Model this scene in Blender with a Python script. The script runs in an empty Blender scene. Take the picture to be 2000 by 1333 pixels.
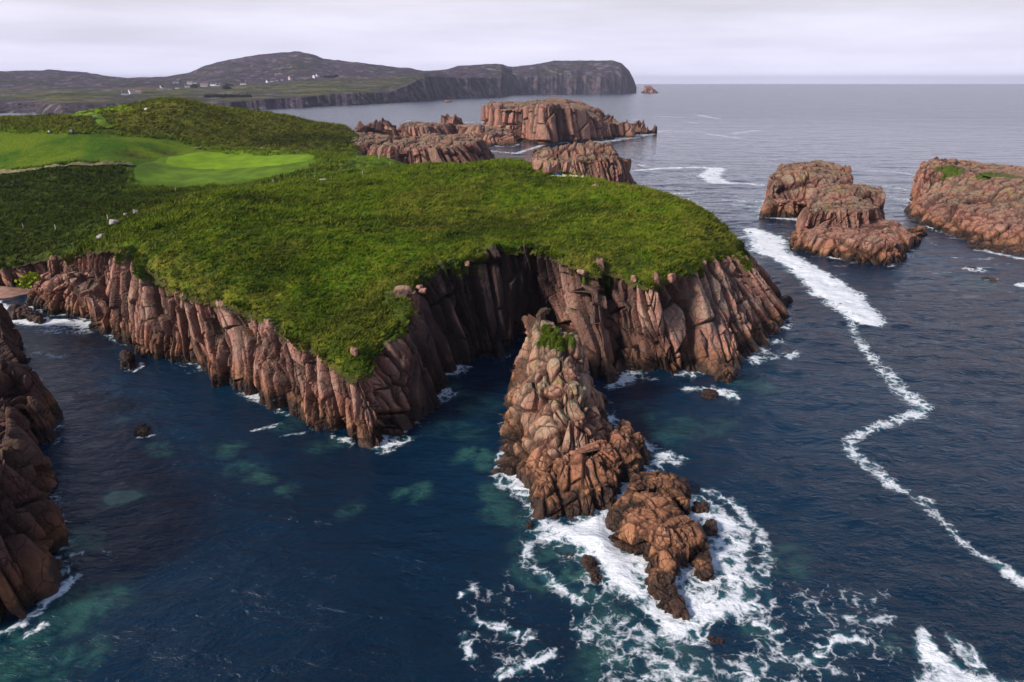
import bpy, math, numpy as np
from mathutils import Vector
S = bpy.context.scene
COL = S.collection
# ------------------------------------------------------------------ camera
F, PX, PY, PITCH, H = 1333., 1000., 666.5, math.radians(20.75), 45.
cam = bpy.data.cameras.new('camera'); co = bpy.data.objects.new('camera', cam); COL.objects.link(co)
co.location = (0, 0, H); co.rotation_euler = (math.pi/2 - PITCH, 0, 0)
cam.sensor_width = 36; cam.lens = 36*F/2000; cam.clip_start = 1; cam.clip_end = 90000
S.camera = co
# ------------------------------------------------------------------ world and sun
SUN_EL, SUN_AZ = math.radians(33), math.radians(242)      # azimuth clockwise from +Y (behind the camera, on its left)
w = bpy.data.worlds.new('World'); S.world = w; w.use_nodes = True
nt = w.node_tree; nt.nodes.clear(); N_ = nt.nodes.new; L_ = nt.links.new
out = N_('ShaderNodeOutputWorld'); bg = N_('ShaderNodeBackground'); L_(bg.outputs[0], out.inputs[0])
sky = N_('ShaderNodeTexSky'); sky.sky_type = 'NISHITA'; sky.sun_disc = False
sky.sun_elevation = SUN_EL; sky.sun_rotation = SUN_AZ; sky.air_density = 1; sky.dust_density = 3
tc = N_('ShaderNodeTexCoord'); sep = N_('ShaderNodeSeparateXYZ'); L_(tc.outputs['Generated'], sep.inputs[0])
rmp = N_('ShaderNodeValToRGB'); L_(sep.outputs[2], rmp.inputs[0])
cr = rmp.color_ramp; cr.elements[0].position = 0.0; cr.elements[0].color = (1.30, 1.30, 1.62, 1)
cr.elements[1].position = 1.0; cr.elements[1].color = (.14, .20, .33, 1)
for p_, c_ in ((.02, (1.0, .99, 1.22, 1)), (.05, (.88, .86, 1.04, 1)), (.09, (.85, .83, .96, 1)), (.16, (.80, .78, .90, 1)), (.26, (.66, .66, .80, 1)), (.38, (.24, .31, .47, 1)), (.5, (.10, .18, .34, 1))):
    e = cr.elements.new(p_); e.color = c_
mp = N_('ShaderNodeMapping'); mp.inputs['Scale'].default_value = (1.6, 1.6, 14); L_(tc.outputs['Generated'], mp.inputs[0])
nz = N_('ShaderNodeTexNoise'); nz.inputs['Scale'].default_value = 2.2; nz.inputs['Detail'].default_value = 5; L_(mp.outputs[0], nz.inputs[0])
r2 = N_('ShaderNodeMapRange'); r2.inputs[1].default_value = .3; r2.inputs[2].default_value = .7; r2.inputs[3].default_value = .85; r2.inputs[4].default_value = 1.09
L_(nz.outputs[0], r2.inputs[0])
mul = N_('ShaderNodeVectorMath'); mul.operation = 'SCALE'; L_(rmp.outputs[0], mul.inputs[0]); L_(r2.outputs[0], mul.inputs['Scale'])
sc_ = N_('ShaderNodeVectorMath'); sc_.operation = 'SCALE'; sc_.inputs['Scale'].default_value = .006; L_(sky.outputs[0], sc_.inputs[0])
ad = N_('ShaderNodeVectorMath'); ad.operation = 'ADD'; L_(mul.outputs[0], ad.inputs[0]); L_(sc_.outputs[0], ad.inputs[1])
L_(ad.outputs[0], bg.inputs[0]); bg.inputs[1].default_value = 1.0
sl = bpy.data.lights.new('sun', 'SUN'); sl.energy = 4.5; sl.angle = math.radians(10); sl.color = (1, .93, .84)
so = bpy.data.objects.new('sun', sl); COL.objects.link(so)
sd = Vector((math.sin(SUN_AZ)*math.cos(SUN_EL), math.cos(SUN_AZ)*math.cos(SUN_EL), math.sin(SUN_EL)))
so.rotation_euler = sd.to_track_quat('Z', 'Y').to_euler()
S.view_settings.view_transform = 'Standard'; S.view_settings.look = 'None'
S.view_settings.exposure = 0; S.view_settings.gamma = 1
S.cycles.max_bounces = 5; S.cycles.diffuse_bounces = 3; S.cycles.glossy_bounces = 2; S.cycles.transmission_bounces = 2
S.cycles.volume_bounces = 0; S.cycles.caustics_reflective = False; S.cycles.caustics_refractive = False

# ------------------------------------------------------------------ survey: bearings measured on the photograph -> places
def ray(px, py):
    u = (px-PX)/F; v = (PY-py)/F; c, s = math.cos(PITCH), math.sin(PITCH)
    return np.array([u, c+v*s, -s+v*c])
def W(px, py, z=0.):
    d = ray(px, py); return np.array([0, 0, H]) + d*(z-H)/d[2]
def D(px, py, y):
    d = ray(px, py); return np.array([0, 0, H]) + d*y/d[1]
def xy(px, py): return W(px, py)[:2]

# ------------------------------------------------------------------ numpy noise
def hsh(*a):
    h = np.full(np.shape(a[0]), 0x9E3779B9, np.uint32)
    for k, x in enumerate(a):
        x = np.asarray(x).astype(np.int64).astype(np.uint32)
        h = (h ^ (x + np.uint32((0x85EBCA6B*(k+1)) & 0xFFFFFFFF))) * np.uint32(0xC2B2AE35)
        h ^= h >> np.uint32(15); h *= np.uint32(0x27D4EB2F); h ^= h >> np.uint32(13)
    return h.astype(np.float64)/4294967296.
def vn(p, seed=0):
    i = np.floor(p); f = p-i; i = i.astype(np.int64); u = f*f*(3-2*f); r = 0
    for dx in (0, 1):
        wx = u[:, 0] if dx else 1-u[:, 0]
        for dy in (0, 1):
            wy = u[:, 1] if dy else 1-u[:, 1]
            for dz in (0, 1):
                wz = u[:, 2] if dz else 1-u[:, 2]
                r = r + wx*wy*wz*hsh(i[:, 0]+dx, i[:, 1]+dy, i[:, 2]+dz, np.full(len(p), seed))
    return r*2-1
def fbm(p, scale, octv=4, seed=0, gain=.5):
    q = np.asarray(p, float)/scale
    if q.shape[1] == 2: q = np.c_[q, np.zeros(len(q))+.37]
    r = 0; a = 1; t = 0
    for k in range(octv):
        r = r + a*vn(q, seed+k*17); t += a; a *= gain; q = q*2.03+3.1
    return r/t
def smooth(x, a, b):
    t = np.clip((x-a)/(b-a), 0, 1); return t*t*(3-2*t)

def joints(P, cw=(1.5, 1.5), ch=3., dip=(0, 0), yaw=0., seed=0, warp=.5, obl=.25):
    """columnar jointing: returns block random, column random, distance to the nearest crack in metres"""
    c, s = math.cos(yaw), math.sin(yaw)
    z = P[:, 2]
    X = P[:, 0]-dip[0]*z; Y = P[:, 1]-dip[1]*z
    wv = np.stack([fbm(P, 4*max(cw), 2, seed+91), fbm(P, 4*max(cw), 2, seed+57), fbm(P, 4*max(cw), 2, seed+33)], 1)*warp*max(cw)
    X = X+wv[:, 0]; Y = Y+wv[:, 1]; z = z+wv[:, 2]
    a = (c*X+s*Y)/cw[0]; b = (-s*X+c*Y)/cw[1]
    ia = np.floor(a).astype(np.int64); ib = np.floor(b).astype(np.int64)
    d1 = np.full(len(a), 9.); d2 = d1.copy(); ida = ia.copy(); idb = ib.copy(); ca = a*0; cb = a*0
    sd_ = np.full(len(a), seed)
    for da in (-1, 0, 1):
        for db in (-1, 0, 1):
            ja, jb = ia+da, ib+db
            xa = ja+.5+.8*(hsh(ja, jb, sd_)-.5); xb = jb+.5+.8*(hsh(ja, jb, sd_+7)-.5)
            d = np.sqrt((a-xa)**2+(b-xb)**2)
            n = d < d1
            d2 = np.where(n, d1, np.minimum(d2, d)); ida = np.where(n, ja, ida); idb = np.where(n, jb, idb)
            ca = np.where(n, xa, ca); cb = np.where(n, xb, cb); d1 = np.where(n, d, d1)
    rc = hsh(ida, idb, sd_+3)
    hh = ch*(.55+.9*hsh(ida, idb, sd_+5))
    t = z/hh+rc*13+obl*((a-ca)*(hsh(ida, idb, sd_+8)-.5)+(b-cb)*(hsh(ida, idb, sd_+9)-.5))*2*cw[0]/hh*2
    k = np.floor(t).astype(np.int64); f = t-k
    rb = hsh(ida, idb, k, sd_+11)
    edge = np.minimum((d2-d1)*.5*min(cw), np.minimum(f, 1-f)*hh*1.3)
    ha, hb, hc_ = hsh(ida, idb, k, sd_+12)-.5, hsh(ida, idb, k, sd_+13)-.5, hsh(ida, idb, k, sd_+14)-.5
    tilt = (ha*(a-ca)*cw[0]+hb*(b-cb)*cw[1])+hc_*(f-.5)*hh*.5
    return rb, rc, edge, tilt

def spline(C, n, closed=False):
    C = np.asarray(C, float); K = len(C)
    idx = np.arange(K+1) if closed else np.arange(K)
    pts = []
    segs = K if closed else K-1
    for i in range(segs):
        if closed: p0, p1, p2, p3 = C[(i-1) % K], C[i], C[(i+1) % K], C[(i+2) % K]
        else: p0, p1, p2, p3 = C[max(i-1, 0)], C[i], C[i+1], C[min(i+2, K-1)]
        t = np.linspace(0, 1, 24, endpoint=False)[:, None]
        a = np.linalg.norm((p2-p1)); m1 = (p2-p0)*.5; m2 = (p3-p1)*.5
        for m, o in ((m1, p1-p0), (m2, p3-p2)):
            L = np.linalg.norm(m)
            if L > 1.1*a: m *= 1.1*a/L
        pts.append((2*t**3-3*t**2+1)*p1+(t**3-2*t**2+t)*m1+(-2*t**3+3*t**2)*p2+(t**3-t**2)*m2)
    pts = np.concatenate(pts)
    pts = np.vstack([pts, pts[:1] if closed else C[-1:]])
    d = np.r_[0, np.cumsum(np.linalg.norm(np.diff(pts[:, :min(5, C.shape[1])], axis=0), axis=1))]
    s = np.linspace(0, d[-1], n+1)[:-1] if closed else np.linspace(0, d[-1], n)
    return np.stack([np.interp(s, d, pts[:, j]) for j in range(C.shape[1])], 1)

# ------------------------------------------------------------------ mesh helpers
def mesh_obj(name, V, Fq, mat, parent=None, smooth_=True, attrs=None, tri=False):
    V = np.ascontiguousarray(V, np.float32); Fq = np.ascontiguousarray(Fq, np.int32)
    me = bpy.data.meshes.new(name); n = Fq.shape[1]
    me.vertices.add(len(V)); me.vertices.foreach_set('co', V.ravel())
    me.loops.add(Fq.size); me.loops.foreach_set('vertex_index', Fq.ravel())
    me.polygons.add(len(Fq)); me.polygons.foreach_set('loop_start', np.arange(0, Fq.size, n, dtype=np.int32))
    me.polygons.foreach_set('loop_total', np.full(len(Fq), n, np.int32))
    me.polygons.foreach_set('use_smooth', np.full(len(Fq), smooth_))
    me.update(calc_edges=True)
    for k, a in (attrs or {}).items():
        t = me.attributes.new(k, 'FLOAT', 'POINT'); t.data.foreach_set('value', np.ascontiguousarray(a, np.float32))
    me.materials.append(mat)
    o = bpy.data.objects.new(name, me); COL.objects.link(o)
    if parent: o.parent = parent
    return o
def tag(o, label=None, cat=None, group=None, kind=None):
    for k, v in (('label', label), ('category', cat), ('group', group), ('kind', kind)):
        if v: o[k] = v
    return o
def empty(name, loc, rz=0, label=None, cat=None, group=None):
    o = bpy.data.objects.new(name, None); COL.objects.link(o); o.location = loc; o.rotation_euler = (0, 0, rz)
    return tag(o, label, cat, group)
def gridfaces(r, c, wrap=False):
    i = np.arange(r-1)[:, None]; j = np.arange(c if wrap else c-1)[None]
    jn = (j+1) % c
    return np.stack([i*c+j, i*c+jn, (i+1)*c+jn, (i+1)*c+j], -1).reshape(-1, 4)
def gridnormals(G, wrap=False):
    if wrap: dj = np.roll(G, -1, 1)-np.roll(G, 1, 1)
    else: dj = np.gradient(G, axis=1)
    di = np.gradient(G, axis=0)
    n = np.cross(dj, di); L = np.linalg.norm(n, axis=2, keepdims=True)
    n = n/np.maximum(L, 1e-9)
    for _ in range(3):                                   # soften
        m = n.copy(); m[1:] += n[:-1]; m[:-1] += n[1:]
        if wrap: m += np.roll(n, 1, 1)+np.roll(n, -1, 1)
        else: m[:, 1:] += n[:, :-1]; m[:, :-1] += n[:, 1:]
        n = m/np.maximum(np.linalg.norm(m, axis=2, keepdims=True), 1e-9)
    return n
class MB:                                                 # small collector for man-made things
    def __init__(s): s.v = []; s.f = []
    def box(s, c, d, taper=1.):
        x, y, z = c; a, b, h = [q/2 for q in d]; n = len(s.v)
        for sz, t in ((-1, 1), (1, taper)):
            for sx, sy in ((-1, -1), (1, -1), (1, 1), (-1, 1)): s.v.append((x+sx*a*t, y+sy*b*t, z+sz*h))
        s.f += [tuple(n+i for i in q) for q in ((0, 3, 2, 1), (4, 5, 6, 7), (0, 1, 5, 4), (1, 2, 6, 5), (2, 3, 7, 6), (3, 0, 4, 7))]
        return s
    def cyl(s, a, b, r, n=10, r2=None):
        a = Vector(a); b = Vector(b); q = (b-a).to_track_quat('Z', 'Y'); r2 = r if r2 is None else r2; k = len(s.v)
        for p, rr in ((a, r), (b, r2)):
            for i in range(n):
                t = 2*math.pi*i/n; s.v.append(tuple(p+q@Vector((rr*math.cos(t), rr*math.sin(t), 0))))
        for i in range(n): s.f.append((k+i, k+(i+1) % n, k+n+(i+1) % n, k+n+i))
        s.f.append(tuple(k+i for i in range(n))[::-1]); s.f.append(tuple(k+n+i for i in range(n)))
        return s
    def poly(s, vs, fs):
        k = len(s.v); s.v += [tuple(v) for v in vs]; s.f += [tuple(k+i for i in f) for f in fs]; return s
    def build(s, name, mat, parent=None, sm=False):
        me = bpy.data.meshes.new(name); me.from_pydata(s.v, [], s.f); me.materials.append(mat); me.update()
        if sm: me.polygons.foreach_set('use_smooth', [True]*len(me.polygons))
        o = bpy.data.objects.new(name, me); COL.objects.link(o); o.parent = parent
        return o
def copy_tree(o, loc, rz):
    c = o.copy(); COL.objects.link(c); c.location = loc; c.rotation_euler = (0, 0, rz)
    for ch in list(o.children):
        d = ch.copy(); COL.objects.link(d); d.parent = c
        for g in list(ch.children):
            e = g.copy(); COL.objects.link(e); e.parent = d
    return c

# ------------------------------------------------------------------ materials
class NT:
    def __init__(s, name):
        s.m = bpy.data.materials.new(name); s.m.use_nodes = True; s.t = s.m.node_tree
        s.b = s.t.nodes['Principled BSDF']; s.out = s.t.nodes['Material Output']
        s.pos = s.n('ShaderNodeNewGeometry').outputs['Position']
    def n(s, ty, **k):
        x = s.t.nodes.new(ty)
        for a, v in k.items(): setattr(x, a, v)
        return x
    def set(s, sock, v):
        if isinstance(v, bpy.types.NodeSocket): s.t.links.new(v, sock)
        else: sock.default_value = v
    def math(s, op, a, b=0., c=0., clamp=False):
        x = s.n('ShaderNodeMath', operation=op, use_clamp=clamp)
        for i, v in enumerate((a, b, c)): s.set(x.inputs[i], v)
        return x.outputs[0]
    def rng(s, v, a, b, c=0., d=1., sm=True):
        x = s.n('ShaderNodeMapRange', interpolation_type='SMOOTHSTEP' if sm else 'LINEAR'); s.set(x.inputs[0], v)
        for i, q in enumerate((a, b, c, d)): s.set(x.inputs[i+1], q)
        return x.outputs[0]
    def mix(s, f, a, b, mode='MIX'):
        x = s.n('ShaderNodeMix', data_type='RGBA', blend_type=mode); s.set(x.inputs[0], f)
        s.set(x.inputs[6], a if not isinstance(a, tuple) else (*a, 1)[:4]); s.set(x.inputs[7], b if not isinstance(b, tuple) else (*b, 1)[:4])
        return x.outputs[2]
    def mapv(s, scale=(1, 1, 1), rot=(0, 0, 0)):
        x = s.n('ShaderNodeMapping'); x.inputs['Scale'].default_value = scale; x.inputs['Rotation'].default_value = rot
        s.t.links.new(s.pos, x.inputs[0]); return x.outputs[0]
    def noise(s, scale, det=4, vec=None, rough=.5, dist=0.):
        x = s.n('ShaderNodeTexNoise'); x.inputs['Scale'].default_value = scale; x.inputs['Detail'].default_value = det
        x.inputs['Roughness'].default_value = rough; x.inputs['Distortion'].default_value = dist
        s.t.links.new(vec if vec is not None else s.pos, x.inputs[0]); return x.outputs[0]
    def vor(s, scale, vec=None, feat='DISTANCE_TO_EDGE', out=0):
        x = s.n('ShaderNodeTexVoronoi', feature=feat); x.inputs['Scale'].default_value = scale
        s.t.links.new(vec if vec is not None else s.pos, x.inputs[0]); return x.outputs[out]
    def attr(s, name): return s.n('ShaderNodeAttribute', attribute_name=name).outputs['Fac']
    def bump(s, h, strength, dist, prev=None):
        x = s.n('ShaderNodeBump'); s.set(x.inputs['Strength'], strength); s.set(x.inputs['Distance'], dist); s.set(x.inputs['Height'], h)
        if prev is not None: s.t.links.new(prev, x.inputs['Normal'])
        return x.outputs[0]
    def fin(s, col=None, rough=.8, normal=None, spec=None):
        if col is not None: s.set(s.b.inputs['Base Color'], col if not isinstance(col, tuple) else (*col, 1)[:4])
        s.set(s.b.inputs['Roughness'], rough)
        if normal is not None: s.t.links.new(normal, s.b.inputs['Normal'])
        if spec is not None: s.set(s.b.inputs['Specular IOR Level'], spec)
        return s.m
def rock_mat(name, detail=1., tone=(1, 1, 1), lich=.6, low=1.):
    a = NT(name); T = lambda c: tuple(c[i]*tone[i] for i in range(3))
    rb = a.attr('blk'); z = a.n('ShaderNodeSeparateXYZ'); a.set(z.inputs[0], a.pos); z = z.outputs[2]
    n1 = a.noise(.35*detail, 5); n2 = a.noise(2.2*detail, 6, rough=.65); n3 = a.noise(.09*detail, 3)
    c = a.mix(rb, T((.66, .30, .225)), T((.43, .195, .145)))
    c = a.mix(a.rng(n1, .42, .62), c, T((.56, .32, .235)))
    c = a.mix(a.math('MULTIPLY', a.rng(n3, .5, .68), .6), c, T((.26, .135, .12)))
    c = a.mix(a.rng(a.noise(.12*detail, 4, vec=a.mapv((2.2, 2.2, .35))), .55, .72, 0, .55), c, T((.14, .095, .085)))   # vertical seepage streaks
    nrm = a.n('ShaderNodeNewGeometry').outputs['Normal']; sp = a.n('ShaderNodeSeparateXYZ'); a.set(sp.inputs[0], nrm)
    up = a.rng(sp.outputs[2], .25, .85)
    li = a.math('MULTIPLY', a.math('MULTIPLY', up, a.rng(z, 4, 8)), a.rng(n1, .35, .6, .35, 1))
    c = a.mix(a.math('MULTIPLY', li, lich), c, T((.34, .29, .20)))
    ye = a.math('MULTIPLY', a.math('MULTIPLY', up, a.rng(z, 5, 9)), a.rng(a.noise(.5*detail, 3), .55, .66))
    c = a.mix(a.math('MULTIPLY', ye, .7*lich), c, (.38, .25, .03))
    zz = a.math('ADD', z, a.math('MULTIPLY', a.math('SUBTRACT', n1, .5), 5.))
    c = a.mix(a.rng(zz, 5.5, 1.5, 0, .75*low), c, (.42, .18, .075))
    wet = a.rng(a.math('ADD', z, a.math('MULTIPLY', a.math('SUBTRACT', n1, .5), 6.)), 2.6, 1.2)
    c = a.mix(a.math('MULTIPLY', wet, .9), c, (.045, .028, .022))
    c = a.mix(a.math('MULTIPLY', a.attr('stain_shade'), .88), c, (.020, .014, .016))  # black streaks, together with the cove's shade painted into the rock
    c = a.mix(a.math('MULTIPLY', a.attr('crk'), .66), c, (.022, .014, .012))
    c = a.mix(a.attr('moss'), c, a.mix(n2, (.03, .07, .004), (.12, .15, .01)))
    c = a.mix(a.rng(n2, .3, .7, 0, .4), c, a.mix(.55, c, (.02, .012, .01)))
    v = a.vor(.55*detail, vec=a.n('ShaderNodeVectorMath', operation='ADD').outputs[0])
    vv = a.t.nodes[-1].inputs[0].links[0].from_node
    a.t.links.new(a.mapv((1.4, 1.4, .6), (.12, .2, .3)), vv.inputs[0]); 
    nn = a.n('ShaderNodeTexNoise'); nn.inputs['Scale'].default_value = .5; a.t.links.new(a.pos, nn.inputs[0]); a.t.links.new(nn.outputs['Color'], vv.inputs[1])
    crack = a.rng(v, 0, .035)
    c = a.mix(a.rng(v, .022, .0, 0, .6), c, (.03, .018, .015))
    b = a.bump(crack, .8, .16/detail); b = a.bump(n2, 1., .3/detail, b); b = a.bump(a.noise(.8*detail, 5, rough=.6), .6, .5/detail, b)
    return a.fin(c, a.rng(wet, 0, 1, .85, .3), b, .25)
M_rock = rock_mat('pink granite')
M_rock_big = rock_mat('blocky pink granite', .8, (.95, .92, .95), .5)
M_rock_stack = rock_mat('stack granite', 1.1, (1.08, 1.12, 1.02), .85)
M_rock_surf = rock_mat('surf washed granite', 1.4, (1.05, .9, .75), 0)
M_rock_mid = rock_mat('sea stack granite', .6, (.92, .85, .82), .9)
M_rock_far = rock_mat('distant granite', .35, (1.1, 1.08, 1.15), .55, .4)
M_rock_dark = rock_mat('dark shade-toned granite', .8, (.30, .27, .27), .3)  # granite darkened throughout, the shade on the left crags put into its colour

def grass_color(a):
    n1 = a.noise(.055, 5, rough=.6); n2 = a.noise(.38, 5, rough=.65); n3 = a.noise(2.0, 4, rough=.7)
    c = a.mix(a.rng(n1, .40, .60), (.030, .074, .005), (.105, .205, .006))
    c = a.mix(a.rng(n2, .46, .66, 0, .85), c, (.24, .25, .018))
    c = a.mix(a.rng(n2, .47, .33, 0, .85), c, (.020, .040, .003))
    br = a.attr('brown'); dk = a.attr('dark'); fw = a.attr('fair')
    c = a.mix(a.math('MULTIPLY', br, a.rng(n3, .25, .75, .5, 1)), c, a.mix(a.rng(n2, .35, .65), (.075, .070, .010), (.25, .195, .035)))
    c = a.mix(a.math('MULTIPLY', dk, .85), c, a.mix(a.rng(n2, .35, .7), (.009, .023, .003), (.032, .064, .005)))
    c = a.mix(a.math('MULTIPLY', fw, .9), c, a.mix(a.rng(n1, .4, .6), (.055, .15, .004), (.17, .24, .008)))
    c = a.mix(a.rng(a.noise(.9, 4, rough=.7), .50, .62, 0, .35), c, (.19, .20, .016))
    c = a.mix(a.rng(n3, .4, .62, 0, .75), c, a.mix(.65, c, (.010, .018, .002)))
    return c, n2, n3
a = NT('turf'); c, n2, n3 = grass_color(a)
c = a.mix(a.attr('soil'), c, a.mix(n3, (.03, .02, .012), (.10, .065, .04)))
M_turf = a.fin(c, .9, a.bump(n3, 1., .35, a.bump(n2, .6, .8)), .1)
a = NT('grass blade'); c, n2, n3 = grass_color(a)
c = a.mix(a.math('MULTIPLY', a.attr('tone'), a.math('MULTIPLY_ADD', a.attr('dark'), -.85, 1.)), c, (.22, .26, .022))
M_blade = a.fin(a.mix(.0, c, (0, 0, 0)), .8, None, .04)
def plain(name, col, rough=.8, ns=0, amt=.3, bump=0):
    a = NT(name)
    c = col
    if ns:
        n = a.noise(ns, 5); c = a.mix(a.rng(n, .3, .7), tuple(q*(1-amt) for q in col), tuple(q*(1+amt) for q in col))
        return a.fin(c, rough, a.bump(n, .5, bump) if bump else None, .2)
    return a.fin(c, rough, None, .3)
M_green = plain('mown putting green', (.17, .28, .004), .9, .2, .18)
M_apron = plain('mown fairway grass', (.105, .18, .006), .9, .15, .28)
M_path = plain('sandy track', (.22, .19, .09), .95, .6, .3)
M_sand = plain('pink sand', (.36, .20, .15), .95, .8, .2, .1)
M_white = plain('white render', (.72, .70, .70), .7, 1, .06)
M_pinkw = plain('pinkish render', (.52, .38, .36), .8, 1, .08)
M_slate = plain('slate roof', (.07, .075, .10), .6, 1, .2)
M_pinkr = plain('red roof', (.30, .19, .18), .8, 1, .2)
M_black = plain('dark rubber', (.015, .015, .018), .6)
M_navy = plain('navy paint', (.02, .03, .06), .3)
M_cream = plain('cream plastic', (.70, .66, .50), .5)
M_postw = plain('pale weathered wood', (.50, .47, .38), .9, 8, .2)
M_red = plain('red cloth', (.55, .03, .02), .8)
M_blue = plain('blue plastic', (.02, .09, .35), .5)
M_rope = plain('bleached netting', (.62, .58, .36), .9, 3, .3)
M_glass = plain('dark window', (.02, .025, .03), .1)
M_yplant = plain('yellow green leaves', (.28, .34, .01), .7, 3, .3)

# water
a = NT('sea water')
foam_a = a.attr('foam'); shal = a.attr('shallow')
foam_a = a.math('MULTIPLY', foam_a, a.rng(a.noise(.22, 5, rough=.65), .33, .62, .66, 1.16))
m1 = a.mapv((.055, .10, .1), (0, 0, .45)); w1 = a.noise(3.2, 6, vec=m1, rough=.62, dist=.35)
m2 = a.mapv((.45, .8, .4), (0, 0, .3)); w2 = a.noise(1.7, 5, vec=m2, rough=.6, dist=.4)
ln = a.n('ShaderNodeVectorMath', operation='LENGTH'); a.t.links.new(a.pos, ln.inputs[0]); ln = ln.outputs[1]
farw = a.rng(ln, 120, 1400)
bmp = a.bump(w1, a.rng(ln, 60, 300, .95, .12, False), .78); bmp = a.bump(w2, a.rng(ln, 60, 300, 1., .15, False), .24, bmp)
w3 = a.noise(.035, 4, vec=a.mapv((1, 2.0, 1), (0, 0, .35)), rough=.6); w4 = a.noise(.009, 4, vec=a.mapv((1, 2.2, 1), (0, 0, .3)), rough=.6)
bmp = a.bump(w3, a.rng(ln, 70, 400, .3, .6), 3.0, bmp); bmp = a.bump(w4, a.rng(ln, 300, 1500, 0, .45), 10., bmp)
big = a.noise(.012, 4); patch = a.noise(.32, 6, rough=.68, dist=.5)
deep = a.mix(a.rng(big, .35, .65), (.0005, .0125, .031), (.0012, .025, .058))
shallow = a.mix(a.rng(patch, .35, .68), (.012, .055, .058), (.055, .165, .125))
colr = a.mix(a.math('MULTIPLY', shal, a.rng(patch, .36, .56, .12, .9)), deep, shallow)
colr = a.mix(a.rng(shal, .95, 1.5, 0, .8), colr, a.mix(patch, (.10, .20, .15), (.22, .36, .26)))
wc = a.noise(.16, 6, vec=a.mapv((.5, 1.25, 1), (0, 0, .35)), rough=.72)
wc = a.math('MULTIPLY', a.rng(wc, .585, .68), a.math('MULTIPLY', a.rng(ln, 90, 240, 0, .6), a.rng(a.noise(.012, 2), .4, .6, .25, 1)))
# lace of foam
dn = a.n('ShaderNodeTexNoise'); dn.inputs['Scale'].default_value = .55; dn.inputs['Detail'].default_value = 4; a.t.links.new(a.pos, dn.inputs[0])
dv = a.n('ShaderNodeVectorMath', operation='MULTIPLY_ADD'); a.t.links.new(dn.outputs['Color'], dv.inputs[0]); dv.inputs[1].default_value = (2.6, 2.6, 0); a.t.links.new(a.pos, dv.inputs[2])
l1 = a.vor(.62, vec=dv.outputs[0]); l2 = a.vor(1.9, vec=dv.outputs[0])
nf = a.noise(.9, 6, rough=.7, dist=.6)
lace = a.math('ADD', a.math('MULTIPLY', a.rng(l1, 0, .28, 0, 1, False), .42), a.math('MULTIPLY', a.rng(l2, 0, .3, 0, 1, False), .20))
lace = a.math('ADD', lace, a.math('MULTIPLY', a.rng(nf, .30, .72, 0, 1), .42))
fo = a.rng(a.math('SUBTRACT', foam_a, lace), -.10, .42)
fo = a.math('MAXIMUM', a.math('MULTIPLY', fo, a.rng(foam_a, .02, .12)), wc)
milky = a.rng(foam_a, .2, 1.0, 0, .6)
colr = a.mix(milky, colr, (.05, .22, .24))
colr = a.mix(a.math('MULTIPLY', fo, a.rng(nf, .3, .6, .8, 1)), colr, (.93, .93, .96))
fb = a.bump(a.math('ADD', nf, fo), a.math('MULTIPLY', fo, .3), .12, bmp)
M_water = a.fin(colr, a.math('MAXIMUM', a.rng(farw, 0, 1, .09, .20), a.math('MULTIPLY', fo, .8)), fb)
a.b.inputs['IOR'].default_value = 1.38

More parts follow.
